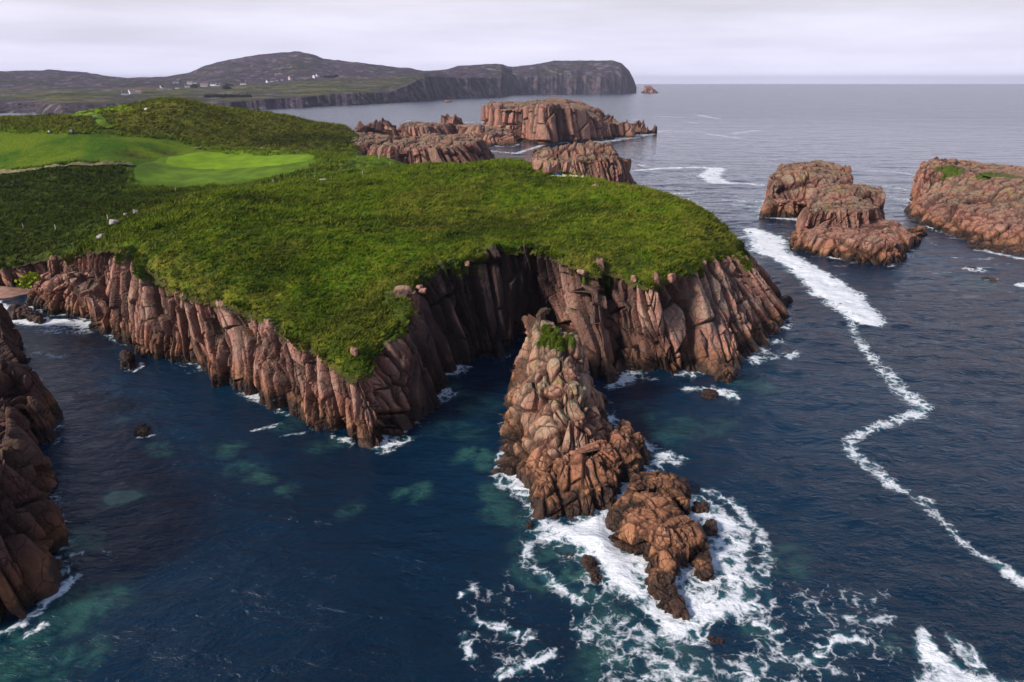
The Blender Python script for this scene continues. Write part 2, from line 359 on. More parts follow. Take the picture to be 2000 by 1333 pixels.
# ------------------------------------------------------------------ land: the coast (foot of cliff, edge of turf)
Cc = [  # foot px,py (or world x,y as 'w') ; rim px,py,z (or world x,y,z)
 ('w', -420, 250, -415, 262, 16), ('w', -260, 190, -258, 200, 11), ('p', -260, 560, -260, 500, 7), ('p', 0, 572, 0, 515, 6.0), ('p', 62, 566, 62, 508, 7.0),
 ('p', 118, 572, 120, 500, 9), ('p', 160, 600, 190, 482, 15), ('p', 190, 632, 225, 482, 16), ('p', 220, 662, 255, 492, 16), ('p', 260, 690, 290, 514, 16),
 ('p', 300, 703, 328, 555, 14), ('p', 350, 715, 385, 577, 13.5), ('p', 400, 738, 430, 584, 13.5), ('p', 450, 760, 480, 594, 13.5),
 ('p', 505, 785, 520, 622, 12.5), ('p', 560, 812, 560, 654, 12), ('p', 600, 832, 600, 670, 11.5), ('p', 640, 852, 640, 694, 11),
 ('p', 690, 870, 678, 722, 10), ('p', 735, 882, 712, 722, 10), ('p', 778, 868, 730, 682, 11), ('p', 818, 850, 772, 640, 12.5),
 ('p', 840, 825, 798, 603, 14), ('p', 865, 790, 795, 572, 15), ('p', 900, 740, 810, 540, 16), ('p', 925, 712, 855, 512, 17),
 ('p', 960, 705, 905, 497, 17.5), ('p', 990, 697, 960, 482, 18), ('w', 1.5, 121, 1.2, 119.5, 18), ('w', 6, 127, 3.6, 119, 18), ('w', 10, 121, 5.6, 117, 17.5),
 ('w', 11.5, 110, 8.3, 114.5, 17), ('w', 12.5, 102.5, 11, 112, 16.5), ('p', 1190, 748, 1165, 522, 16.5), ('w', 16.4, 104.5, 15.5, 112.0, 16),
 ('p', 1240, 733, 1212, 530, 15.5), ('p', 1280, 745, 1245, 546, 15), ('p', 1325, 754, 1275, 550, 15), ('p', 1390, 758, 1310, 532, 15.5),
 ('p', 1432, 738, 1350, 526, 15), ('p', 1472, 727, 1368, 505, 15), ('p', 1507, 712, 1395, 500, 14.5), ('p', 1537, 680, 1422, 502, 13.5),
 ('p', 1541, 640, 1440, 500, 13), ('p', 1546, 605, 1448, 487, 12.5), ('p', 1531, 568, 1440, 468, 13.2),
 ('w', 60, 175, 47, 165, 13.5), ('w', 48, 205, 34, 190, 15), ('w', 26, 238, 14, 220, 15), ('w', 0, 265, -8, 243, 14), ('w', -22, 280, -28, 256, 12),
 ('w', -42, 300, -46, 288, 9), ('w', -55, 335, -62, 330, 9), ('w', -68, 365, -78, 362, 10), ('w', -76, 392, -86, 390, 13), ('w', -80, 425, -92, 420, 17), ('w', -105, 455, -112, 440, 19),
 ('w', -170, 500, -172, 485, 20), ('w', -280, 560, -280, 545, 20), ('w', -420, 620, -420, 600, 18)]
foot = []; rim = []
for k, *v in Cc:
    if k == 'p': foot.append(xy(v[0], v[1])); rim.append(W(v[2], v[3], v[4]))
    else: foot.append(np.array(v[:2], float)); rim.append(np.array(v[2:], float))
foot = np.array(foot); rim = np.array(rim)
hc = [D(*q) for q in (
 (600,300,280),(450,292,300),(450,322,270),(300,362,235),(262,350,240),(640,352,232),(600,374,183),(740,354,197),(740,300,264),(850,338,207),(680,310,262),
 (1000,317,217),(925,322,214),(1080,340,195),(1150,367,173),(1250,379,165),(1350,417,150),(1400,451,142),(1438,474,138),(1000,400,163),(1000,450,140),(700,450,134),(700,600,103),
 (500,500,116),(300,450,138),(420,400,158),(450,560,104),(600,430,148),(850,420,152),(1200,450,134),(620,620,99),(820,480,128),
 (100,400,205),(100,480,166),(200,435,175),(0,350,240),(0,480,168),(130,340,235),(0,300,262),(150,300,262),(250,292,268),(140,258,285),(0,252,290),(300,265,300),
 (200,226,320),(100,243,312),(0,243,330),(290,196,345),(350,193,350),(450,216,372),(550,226,392),(640,238,420),(695,250,422),(690,288,372),(600,285,350),(500,280,330),(400,270,318),
 (60,300,262),(330,318,268),(230,330,245),(-200,300,262),(-200,480,170),(-300,400,215),(-200,262,310),(-500,300,300),(120,228,352))]
hc += [np.array(q, float) for q in ((-20,238,18),(-60,262,19),(10,208,20.5),(-200,440,26),(-150,430,27),(-300,450,24),(-260,520,21),(-420,520,20),(-420,400,24),(-330,345,28),(-110,455,20))]
hc = np.array(hc+[r for r in rim])
class TPS:
    def __init__(s, C, lam=.02):
        s.c = C[:, :2]/100; n = len(C); d = np.linalg.norm(s.c[:, None]-s.c[None], axis=2)
        K = s.k(d)+lam*np.eye(n); Pm = np.c_[np.ones(n), s.c]
        A = np.block([[K, Pm], [Pm.T, np.zeros((3, 3))]]); s.w = np.linalg.solve(A, np.r_[C[:, 2], 0, 0, 0])
    def k(s, d): return np.where(d > 1e-9, d*d*np.log(np.maximum(d, 1e-9)), 0)
    def __call__(s, X, Y):
        sh = np.shape(X); p = np.stack([np.ravel(X), np.ravel(Y)], 1)/100; o = np.empty(len(p))
        for i in range(0, len(p), 40000):
            q = p[i:i+40000]; o[i:i+40000] = s.k(np.linalg.norm(q[:, None]-s.c[None], axis=2))@s.w[:-3]+s.w[-3]+q@s.w[-2:]
        return o.reshape(sh)
land = TPS(hc, .0008)
def polydist(P, Q, closed=True):
    """signed distance (positive inside) of points P to polygon Q"""
    P = np.asarray(P); best = np.full(len(P), 1e9); ins = np.zeros(len(P), bool); n = len(Q)
    for i in range(n if closed else n-1):
        a, b = Q[i], Q[(i+1) % n]; ab = b-a
        t = np.clip(((P-a)@ab)/max(ab@ab, 1e-9), 0, 1); best = np.minimum(best, ((P-a-t[:, None]*ab)**2).sum(1))
        if closed:
            c = (a[1] > P[:, 1]) != (b[1] > P[:, 1])
            with np.errstate(divide='ignore', invalid='ignore'): xi = (b[0]-a[0])*(P[:, 1]-a[1])/(b[1]-a[1])+a[0]
            ins ^= c & (P[:, 0] < xi)
    d = np.sqrt(best); return np.where(ins, d, -d) if closed else d
def onland(px, py, t0=60, t1=900, f=None, lift=0):
    """where the sight line meets the land"""
    d = ray(px, py); t = np.arange(t0, t1, .5); p = np.array([0, 0, H])+t[:, None]*d
    g = (f or land)(p[:, 0], p[:, 1])-p[:, 2] > 0
    k = int(np.argmax(g)) if g.any() else 540
    q = p[k].copy(); return q
FR = spline(np.c_[foot, rim], 9000)
_v = (FR[:, 1] < 165) & (FR[:, 0] > -125); _c = np.cumsum(np.where(_v, 1., .22)); _i = np.interp(np.linspace(_c[0], _c[-1], 3600), _c, np.arange(9000.))
FR = np.stack([np.interp(_i, np.arange(9000.), FR[:, j]) for j in range(5)], 1)
FT = np.c_[FR[:, :2], np.full(len(FR), 0.)]; RM = FR[:, 2:5]
lawn_poly = np.vstack([RM[::6, :2], [[-560, 600]], [[-560, 262]]])

def fracture(P0, style='col', seed=1, k=1., Q=None):
    P = P0 if Q is None else Q
    if style == 'col':
        z0 = joints(P, (6.5*k, 8*k), 40*k, (-.25, 0), 0, seed+80, .15, .2); a = joints(P, (2.5*k, 3.4*k), 9*k, (-.27, 0), 0, seed, .25, .6); b = joints(P, (1.0*k, 1.5*k), 3.4*k, (-.30, 0), 0, seed+40, .14, .8); A, B = 1.6, .65
    elif style == 'dark':
        z0 = joints(P, (6*k, 9*k), 40*k, (-.22, 0), 0, seed+80, .15, .2); a = joints(P, (2.2*k, 4*k), 18*k, (-.24, 0), 0, seed, .15); b = joints(P, (.9*k, 2.4*k), 8*k, (-.25, 0), 0, seed+40, .15, .5); A, B = 1.9, .7
    elif style == 'big':
        z0 = joints(P, (8*k, 9*k), 34*k, (-.08, 0), 0, seed+80, .12, .3); a = joints(P, (3.3*k, 4.2*k), 6.5*k, (-.10, 0), 0, seed, .22, .6); b = joints(P, (1.5*k, 2.2*k), 2.9*k, (-.12, 0), 0, seed+40, .12, .9); A, B = 1.7, .5
    elif style == 'slab':
        z0 = joints(P, (5*k, 6*k), 14*k, (.1, .2), .2, seed+80, .3, .5); a = joints(P, (2.4*k, 2.8*k), 4.2*k, (.15, .25), .3, seed, .35, .6); b = joints(P, (.95*k, 1.1*k), 1.7*k, (.12, .3), .4, seed+40, .3, .8); A, B = 1.1, .42
    else:
        z0 = joints(P, (7*k, 8*k), 16*k, (.1, .05), .5, seed+80, .3, .5); a = joints(P, (3.0*k, 3.2*k), 4.6*k, (.1, .1), .6, seed, .3, .8); b = joints(P, (1.2*k, 1.4*k), 2.1*k, (.15, .15), .7, seed+40, .3, .9); A, B = 1.2, .45
    A *= k; B *= k
    whole = smooth((a[0]*7.31) % 1, .30, .36)                  # some blocks stay whole, others are split again
    d = 1.5*k*(z0[1]-.5)+.30*z0[3]+A*(.6*a[0]+.4*a[1]-.5)+B*(b[0]-.5)*(.25+.75*whole)+.34*a[3]+.40*b[3]*whole
    g0 = np.exp(-(z0[2]/(.34*k))**2); g1 = np.exp(-(a[2]/(.17*k+.02))**2); g2 = np.exp(-(b[2]/(.075*k+.035))**2)*(.12+.88*whole)
    d -= 1.5*k*g0+1.05*k*g1+.5*k*g2
    d += .09*k*fbm(P0, .7*k, 3, seed+5)+.12*k
    fracture.crk = np.clip(g0*.8+g1+.75*g2, 0, 1)
    return d, np.clip(.35*b[0]+.45*a[0]+.3*fbm(P0, 9*k, 2, seed+6)+.1, 0, 1)

def coast_cliff():
    rows = 140
    P = []
    tz = land(RM[:, 0], RM[:, 1])
    n2 = np.zeros_like(FR[:, :2]); dt = np.gradient(RM[:, :2], axis=0)
    k = np.ones(41)/41
    dts = np.stack([np.convolve(np.pad(dt[:, j], 20, 'edge'), k, 'valid') for j in (0, 1)], 1)
    L = np.linalg.norm(dts, axis=1, keepdims=True); nin = np.c_[-dts[:, 1], dts[:, 0]]/np.maximum(L, 1e-9)   # towards the land
    test = polydist(RM[::50, :2]+nin[::50]*2, lawn_poly)
    if (test > 0).mean() < .5: nin = -nin
    for r in range(rows+8):
        if r < rows:
            h = r/(rows-1); hh = h**1.25
            p = FT[:, :2]+(RM[:, :2]-FT[:, :2])*hh
            z = -3+(RM[:, 2]-.2+3)*h
            P.append(np.c_[p, z])
        else:
            q = (r-rows+1)*.45
            P.append(np.c_[RM[:, :2]+nin*q, RM[:, 2]-.2-.02*q-.35*max(0, q-1.2)])
    G = np.array(P)
    fl = G.reshape(-1, 3)
    N = gridnormals(G)
    if N[rows//2, 1500] @ np.r_[nin[1500], 0] > 0: N = -N
    N = N.reshape(-1, 3)
    big = 1.7*fbm(fl*[1, 1, .45], 9, 2, 3)
    x = fl[:, 0]; y = fl[:, 1]
    mid = (FT[:, :2]+RM[:, :2])/2; sa_ = np.r_[0, np.cumsum(np.linalg.norm(np.diff(mid, axis=0), axis=1))]
    st_ = np.tile(sa_, rows+8); sh_ = fbm(np.c_[st_, st_*0], 16, 2, 15)
    Q = np.c_[st_+fl[:, 2]*.55*sh_+.9*fbm(fl, 6, 3, 16), 2.2*fbm(fl, 9, 2, 14), fl[:, 2]]
    d1, r1 = fracture(fl, 'col', 1, .85, Q); c1 = fracture.crk; d2, r2_ = fracture(fl, 'big', 5, 1.35, Q); c2 = fracture.crk; d3, r3 = fracture(fl, 'dark', 3, 1., Q); c3 = fracture.crk
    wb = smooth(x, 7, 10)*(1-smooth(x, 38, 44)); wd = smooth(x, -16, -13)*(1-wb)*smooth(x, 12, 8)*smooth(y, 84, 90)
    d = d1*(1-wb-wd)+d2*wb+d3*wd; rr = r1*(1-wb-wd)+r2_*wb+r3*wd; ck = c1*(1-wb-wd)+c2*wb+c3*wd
    hfrac = np.repeat(np.clip(np.arange(rows+8)/(rows-1), 0, 1), G.shape[1])
    amp = np.where(hfrac > .97, .55, 1.)
    V = fl+N*((d+big*(1-.6*hfrac))*amp)[:, None]
    far = smooth(y, 180, 260)
    V += N*(far*2.2*fbm(fl*[1, 1, .4], 12, 3, 8))[:, None]
    ms = smooth(fbm(V*[1, 1, .55], 4.2, 4, 71)+(hfrac-.95)*2.6+.4*N[:, 2], .10, .30)*smooth(hfrac, .45, .7)
    o = mesh_obj('cliff', V, gridfaces(rows+8, len(FR)), M_rock, None, False, attrs={'blk': rr, 'moss': ms, 'crk': ck, 'stain_shade': np.clip(wd+.35*smooth(x, 12, 16)*smooth(x, 21, 17), 0, 1)*smooth(fbm(fl*[1, 1, .2], 3, 3, 19), -.55, .0)})  # last mask: streaked black that also paints in the shade of cove and slot
    tag(o, 'jointed pink granite cliff wrapped round the grassy headland above the dark inlet', 'cliff', kind='structure')
    rs = np.random.RandomState(8); q = np.where((ms > .55) & (y < 165) & (ck < .6))[0]; q = rs.choice(q, min(len(q), 42000)); q = V[q]+rs.randn(len(q), 3)*.1
    z_ = np.zeros(len(q)); br_ = smooth(fbm(q, 6, 2, 3), -.1, .5)
    tag(tufts('grass_fringe', q, .34+.3*rs.rand(len(q)), {'brown': br_, 'dark': z_+.35, 'fair': z_}, 12, 4, None, (.2, -.1)), 'grass and sod hanging over the lip of the cliffs', 'grass', kind='stuff')

# ------------------------------------------------------------------ land: the turf
def zones(X, Y, Z):
    P = np.c_[X, Y]
    def pz(pts, soft=6, noise=5):
        q = np.array([onland(*p)[:2] for p in pts]); return smooth(polydist(P, q)+noise*fbm(P, 14, 3, 77), -soft, soft)
    fair = pz([(-60,262),(120,258),(230,262),(330,270),(420,296),(560,300),(640,300),(600,330),(440,366),(262,362),(250,322),(0,332),(-60,335)], 5, 3)
    brown = pz([(200,232),(150,215),(300,186),(470,212),(700,246),(690,290),(470,288),(400,276),(330,262),(240,254)], 8, 8)
    b2 = pz([(-60,225),(130,218),(200,250),(130,254),(-60,254)], 4, 4)
    dark = pz([(-60,340),(250,332),(262,375),(420,372),(330,408),(215,450),(190,520),(-60,520)], 8, 6)
    d3 = pz([(840,490),(880,455),(980,435),(1080,455),(1060,480),(960,470)], 4, 8)
    d2 = pz([(470,280),(700,286),(700,262),(560,262)], 5, 4)
    # heath-brown edge along the rim of the headland
    e = polydist(P, lawn_poly)
    edge = smooth(e, 9, 2)*smooth(Y, 240, 150)*smooth(fbm(P, 7, 3, 5), -.35, .25)*.75
    bc = smooth(fbm(P, 20, 4, 15), .02, .30)*.75*smooth(Y, 240, 150)
    rgt = smooth(X, 5, 30)*smooth(Y, 100, 120)*smooth(Y, 230, 200)*.8*smooth(fbm(P, 9, 3, 44), -.35, .2)
    return fair, np.clip(np.maximum.reduce([brown, b2*.8, edge, bc, rgt])*(1-fair), 0, 1), np.maximum.reduce([dark*.95, d2*.8, d3*.8, smooth(fbm(P, 10, 4, 46), .06, .36)*.6*smooth(Y, 240, 180)])*(1-fair), e
def axis(a, b, f0, f1, s0, g):
    """spacing s0 between f0 and f1, growing by g per step outside"""
    m = list(np.arange(f0, f1, s0)); x, s = m[-1], s0
    while x < b: s *= g; x += s; m.append(x)
    x, s = m[0], s0; l = []
    while x > a: s *= g; x -= s; l.append(x)
    return np.array(l[::-1]+m)
def turfz(X, Y, e, fair):
    P = np.c_[X, Y]; Z = land(X, Y)
    rough = 1-fair*.93
    cl = fbm(P, 5.5, 3, 21); cl2 = fbm(P, 1.7, 3, 22); cl3 = np.abs(fbm(P*[1, 1.5], .8, 2, 23))
    far = smooth(Y, 230, 300)
    Z = Z+rough*(.55*cl+.52*cl2+.40*cl3)*(1+far*.4)+rough*1.1*fbm(P, 17, 3, 24)-far*1.3
    en = e+1.5*fbm(P, 4.2, 4, 31)
    Z = Z+1.1*smooth(e, .5, 8)*smooth(Y, 230, 170)+.2*smooth(en, .2, 1.6)-1.5*smooth(en, 1.6, -.8)
    for px, py, r, dp in ((258, 293, 9, 2.0), (325, 291, 7, 1.2)):       # grassed hollows beside the green
        c = onland(px, py); q = (X-c[0])**2/(r*1.5)**2+(Y-c[1])**2/(r*1.1)**2; Z = Z-dp*np.exp(-q*2)
    return Z
xs = axis(-470, 66, -80, 55, .42, 1.012); ys = axis(78, 620, 79, 175, .42, 1.008)
GX, GY = np.meshgrid(xs, ys); gx, gy = GX.ravel(), GY.ravel()
fair, brown, dark, e = zones(gx, gy, None)
gz = turfz(gx, gy, e, fair)
hol = np.zeros(len(gx))
for px, py, r in ((258, 293, 9), (325, 291, 7)):
    c_ = onland(px, py); hol = np.maximum(hol, np.exp(-3.2*((gx-c_[0])**2/(r*1.5)**2+(gy-c_[1])**2/(r*1.1)**2)))
brown = np.clip(brown+hol, 0, 1); fair = fair*(1-hol); dark = np.clip(dark+hol*.7, 0, 1)
Fq = gridfaces(len(ys), len(xs)); en = e+1.5*fbm(np.c_[gx, gy], 4.2, 4, 31)
Fq = Fq[(en[Fq] > -.7).all(1)]
used = np.zeros(len(gx), bool); used[Fq.ravel()] = True; remap = np.cumsum(used)-1
soil = smooth(en, .5, -.3)*.7
turf = mesh_obj('grass_ground', np.c_[gx, gy, gz][used], remap[Fq], M_turf, attrs={k: v[used] for k, v in (('brown', brown), ('dark', dark), ('fair', fair), ('soil', soil))})
tag(turf, 'green turf of the headland and the golf links behind it', 'grassland', kind='structure')

def tufts(name, P, size, at, seed=0, nb=5, parent=None, wind=(.45, .25)):
    rs = np.random.RandomState(seed); n = len(P)
    A = rs.rand(n, nb)*2*np.pi; R = rs.rand(n, nb)*.32*size[:, None]
    bx = P[:, 0:1]+R*np.cos(A); by = P[:, 1:2]+R*np.sin(A); bz = np.repeat(P[:, 2:3]-.08, nb, 1)
    hgt = size[:, None]*(.55+.6*rs.rand(n, nb)); wd = size[:, None]*(.10+.10*rs.rand(n, nb)); th = rs.rand(n, nb)*np.pi
    lx = hgt*(wind[0]+.55*np.cos(A)+.3*rs.randn(n, nb)*.5); ly = hgt*(wind[1]+.55*np.sin(A))
    V = np.stack([np.stack([bx-wd*np.cos(th), by-wd*np.sin(th), bz], -1), np.stack([bx+wd*np.cos(th), by+wd*np.sin(th), bz], -1),
                  np.stack([bx+lx, by+ly, bz+hgt*.85], -1)], 2).reshape(-1, 3)
    Fa = np.arange(len(V)).reshape(-1, 3)
    tone = np.repeat(np.where(rs.rand(n, nb) < .22, .9, 0.).ravel()*rs.rand(n*nb), 3)
    tone[2::3] += .22
    attrs = {k: np.repeat(v, nb*3) for k, v in at.items()}; attrs['tone'] = tone
    return mesh_obj(name, V, Fa, M_blade, parent, False, attrs)
def scatter_grass():
    rs = np.random.RandomState(5)
    A, B, C = [], [], []
    for (x0, x1, y0, y1, den, sz) in ((-95, 60, 80, 130, 13, .50), (-95, 60, 130, 180, 7, .62), (-120, 60, 180, 235, 3.2, .8), (-215, -30, 130, 240, 2.6, .85), (-330, -60, 235, 440, 1.0, 1.15)):
        n = int((x1-x0)*(y1-y0)*den); A.append(np.c_[x0+rs.rand(n)*(x1-x0), y0+rs.rand(n)*(y1-y0), np.full(n, sz)])
    A = np.concatenate(A)
    A = A[np.abs(A[:, 0]) < A[:, 1]*.80+6]
    f, b, d, e = zones(A[:, 0], A[:, 1], None)
    en = e+1.5*fbm(A[:, :2], 4.2, 4, 31)
    clump = fbm(A[:, :2], 2.2, 3, 61)
    keep = (en > -.1) & (f < .35) & (clump+rs.rand(len(A))*.7 > .02)
    A, f, b, d, e, clump = A[keep], f[keep], b[keep], d[keep], e[keep], clump[keep]
    z = turfz(A[:, 0], A[:, 1], e, f)
    size = A[:, 2]*(.7+.6*rs.rand(len(A))+.9*np.clip(clump, 0, .6))
    o = tufts('grass', np.c_[A[:, :2], z], size, {'brown': b, 'dark': d, 'fair': f}, 3, 4)
    tag(o, 'wind-combed rough grass covering the headland', 'grass', kind='stuff')
    print('tufts', len(A))
scatter_grass()

coast_cliff()
# ------------------------------------------------------------------ rocks
BASES = []
def rock(name, base, tops, mat, style='mix', res=.3, k=1., seed=1, inset=.28, spine=None, big=1.2, lean=(0, 0), moss=(), zb=-2.5, parent=None, label=None, cat='rock', group=None, pw=1.6, dips=None):
    """base: waterline points (px,py) or ('w',x,y) round the rock; tops: (px,py,z) or ('w',x,y,z) heights"""
    B = np.array([np.array(b[1:], float) if b[0] == 'w' else xy(*b) for b in base])
    T = np.array([np.array(t[1:], float) if t[0] == 'w' else D(*t[1:]) if t[0] == 'd' else W(*t) for t in tops])
    BASES.append(B)
    if spine is None:
        c = B.mean(0); u = np.linalg.svd(B-c)[2][0]; pr = (B-c)@u; s = .5*(np.abs(pr).max())
        spine = np.array([c-u*s*.8, c+u*s*.8])
    else: spine = np.array([np.array(t[1:], float) if t[0] == 'w' else W(*t)[:2] for t in spine])
    per = np.linalg.norm(B-np.roll(B, 1, 0), axis=1).sum(); n = max(24, int(per/res))
    R = spline(B, n, True)
    Cn = np.empty_like(R); bd = np.full(n, 1e9)
    for a, b in zip(spine[:-1], spine[1:]):
        ab = b-a; t = np.clip(((R-a)@ab)/max(ab@ab, 1e-9), 0, 1); q = a+t[:, None]*ab; d = ((R-q)**2).sum(1)
        m = d < bd; bd = np.where(m, d, bd); Cn[m] = q[m]
    def ztop(p):
        d = ((p[:, None]-T[None, :, :2])**2).sum(2); w_ = 1/(d+.6*res+.5)**1.5; return (w_@T[:, 2])/w_.sum(1)
    hmax = T[:, 2].max()
    m = max(14, int((hmax*1.15-zb+np.sqrt(bd).mean())/res))
    G = []
    for i in range(m+1):
        t = i/m; ts = .62
        if t < ts: u = t/ts; u0 = -zb/(T[:, 2].mean()-zb)/.93; s = 1-inset*max(0, (u-u0)/(1-u0))**pw+.08*max(0, 1-u/u0); h = u*.93
        else: u = (t-ts)/(1-ts); s = (1-inset)*(1-u)**.9; h = .93+.07*math.sin(u*math.pi/2)
        p = Cn+(R-Cn)*max(s, .004)
        z = zb+(ztop(p)-zb)*h
        G.append(np.c_[p+np.array(lean)*h*h, z])
    G = np.array(G); N = gridnormals(G, True).reshape(-1, 3); fl = G.reshape(-1, 3)
    cen = fl.mean(0)
    if ((fl-cen)*N).sum() < 0: N = -N
    sc = min(1., hmax/8)
    d = big*fbm(fl*[1, 1, .6], 7*k, 3, seed+70)*1.1*sc
    Q = None
    if style in ('big', 'col', 'dark'):
        sa_ = np.r_[0, np.cumsum(np.linalg.norm(np.diff(R, axis=0), axis=1))]; top_ = np.repeat(smooth(np.arange(m+1)/m, .60, .66) > .5, n)
        Q = np.where(top_[:, None], fl+[91, 0, 0], np.c_[np.tile(sa_, m+1)+.9*k*fbm(fl, 6*k, 3, 16), 2.2*fbm(fl, 9*k, 2, seed), fl[:, 2]])
    fr, rb = fracture(fl, style, seed, k, Q)
    V = fl+N*((fr*max(sc, .8)+d)*(1-.6*np.clip(N[:, 2], 0, 1)))[:, None]
    ms = np.zeros(len(V))
    for px, py, z, r in moss:
        c = W(px, py, z); ms = np.maximum(ms, smooth(r-np.linalg.norm((V-c)*[1, 1, .7], axis=1)+.5*r*fbm(V, r*.6, 3, 9), 0, .35*r)*smooth(N[:, 2], .0, .45))
    o = mesh_obj(name, V, gridfaces(m+1, n, True), mat, parent, False, attrs={'blk': rb, 'moss': ms, 'crk': fracture.crk})
    if label: tag(o, label, cat, group)
    o['_n'] = 0; del o['_n']
    return o, V, ms
# the tall stack standing in the inlet mouth
o, V, ms = rock('sea_stack', [(1016,735),(992,800),(972,900),(1006,965),(1048,1018),(1090,1012),(1135,1012),(1178,992),(1222,962),(1272,905),(1262,875),(1205,835),(1192,790),('w',12.0,94),('w',8,98),('w',3,98.5)],
     [('w',3.6,92.5,13.5),('w',5.0,90.5,13.6),('w',8.5,89,13.0),('w',3,96,12),('w',9.6,86,8.5),('w',6,84,11.2),('w',4,80,9),('w',7.5,79,9.5),('w',8,74,7.6),('w',5,70,5.5),('w',9.5,70.5,4.2),('w',13,75,3.2),('w',1.6,86,9.),('w',1.2,90,11),('w',12.5,82,4.5),('w',1.5,77,5),('w',16,76,1.4),('w',9,66.5,2.2),('w',5,66,2.2),('w',12,93,6)],
     M_rock_stack, 'slab', .13, .95, 11, .48, spine=[('w',5.2,93),('w',6,86),('w',7,78),('w',8,71)], big=1.2, moss=[(1066,645,13.,2.4),(1095,655,12.8,2.4)], pw=1.05,
     label='tall tapering granite stack with a small cap of grass, rising from surf beside the headland', cat='sea stack')
rock('rock_foot', [(1020,960),(1008,930),(1060,905),(1150,900),(1190,862),(1215,838),(1262,872),(1277,902),(1240,945),(1200,985),(1165,1005),(1130,1022),(1085,1022),(1046,1020)],
     [('w',3.6,70.5,2.6),('w',6,69,4.2),('w',8.5,70,4.6),('w',10,72,4.8),('w',13,76.5,4.0),('w',15.5,77,3.0),('w',17,75,1.6),('w',11,67.5,2.4),('w',7,65.2,1.8)],
     M_rock_surf, 'slab', .13, .9, 12, .3, big=1.1, zb=-1.2, parent=o, pw=1.2, spine=[('w',4.5,68.5),('w',9.5,70),('w',14,75)])
sel = np.where(ms > .5)[0]
if len(sel):
    rs = np.random.RandomState(1); q = V[rs.choice(sel, min(2600, 4*len(sel)))]+rs.randn(min(2600, 4*len(sel)), 3)*[.12, .12, 0]
    z0 = np.zeros(len(q)); tufts('grass_cap', q, np.full(len(q), .2), {'brown': z0+.2, 'dark': z0+.45, 'fair': z0}, 4, 4, o)
# surf-washed rocks
rock('surf_rock', [(1182,1025),(1195,998),(1228,982),(1262,985),(1300,992),(1335,1030),(1372,1058),(1378,1095),(1352,1108),(1322,1120),(1310,1165),(1276,1162),(1262,1110),(1222,1085),(1192,1055)],
     [(1240,1015,3.2),(1290,1030,3.6),(1230,1040,2.6),(1340,1075,2.2),(1290,1110,1.6),(1300,1070,2.8),(1200,1030,1.6)], M_rock_surf, 'mix', .12, .55, 21, .2, big=.7, zb=-.8, pw=2.,
     label='broad cracked rust-brown rock hump in the middle of the white surf', cat='rock')
rock('surf_rock', [(1218,985),(1228,952),(1262,942),(1300,940),(1338,958),(1345,985),(1352,1010),(1325,1005),(1290,985),(1250,990)],
     [(1240,965,2.2),(1290,958,2.4),(1330,975,1.8),(1335,1000,1.3)], M_rock_surf, 'mix', .12, .5, 22, .18, big=.5, zb=-.8, pw=2.,
     label='long low rust-brown rock ledge between the tall stack and the broad surf rock', cat='rock')
rock('surf_rock', [(1262,1105),(1300,1095),(1322,1120),(1318,1150),(1342,1190),(1352,1215),(1325,1212),(1285,1188),(1262,1150)],
     [(1290,1120,1.6),(1300,1150,1.1),(1325,1195,.8)], M_rock_surf, 'mix', .12, .45, 23, .18, big=.4, zb=-.8, pw=2.,
     label='narrow dark rock spur trailing toward the camera out of the surf rocks', cat='rock')
rock('surf_rock', [(1345,1085),(1378,1080),(1392,1105),(1396,1140),(1372,1145),(1345,1120)],
     [(1370,1100,1.4),(1380,1130,1.0)], M_rock_surf, 'mix', .12, .45, 24, .18, big=.4, zb=-.8, pw=2.,
     label='blocky brown rock on the seaward flank of the broad surf rock', cat='rock')
small = [([(1352,1005),(1352,988),(1380,986),(1382,1006)], .9, 'rounded dark boulder awash north-east of the broad surf rock'),
  ([(1374,1035),(1376,1018),(1398,1020),(1402,1040),(1388,1046)], .9, 'lone brown boulder ringed by foam right of the broad surf rock'),
  ([(1098,1095),(1108,1078),(1134,1075),(1132,1092),(1112,1102)], .5, 'low wet boulder almost covered by surf, beside the split brown boulder'),
  ([(1138,1112),(1140,1088),(1168,1100),(1178,1128),(1172,1152),(1150,1148)], 1.0, 'split brown boulder in the foam on the left of the surf rocks'),
  ([(1026,1035),(1032,1022),(1044,1024),(1042,1038)], .6, 'small round boulder at the front foot of the tall stack'),
  ([(236,722),(238,700),(255,698),(264,716),(256,728)], 2.0, 'stubby pillar of rock standing alone in the dark inlet'),
  ([(262,852),(266,838),(288,836),(296,848),(280,858)], .9, 'low ribbed rock just breaking the inlet surface, beyond the submerged pale boulder'),
  ([(10,618),(30,603),(62,606),(88,624),(82,636),(50,628),(22,626)], 1.6, 'low dark rock lying in the foam off the small beach'),
  ([(1362,774),(1372,762),(1398,764),(1404,776),(1384,782)], .6, 'low wet rock awash at the foot of the blocky cliff'),
  ([(1395,745),(1405,722),(1432,725),(1440,742),(1420,752)], 2.2, 'dark fallen boulder against the foot of the headland cliff'),
  ([(1378,1258),(1384,1244),(1404,1246),(1408,1258),(1392,1264)], .15, 'ochre weed-covered rock just under the water below the surf'),
  ([(1918,548),(1926,541),(1944,544),(1942,552)], .5, 'tiny dark rock breaking the water off the front of the long island'),
  ([(1882,527),(1890,521),(1912,524),(1918,530),(1900,532)], .4, 'flat rock awash close under the long island')]
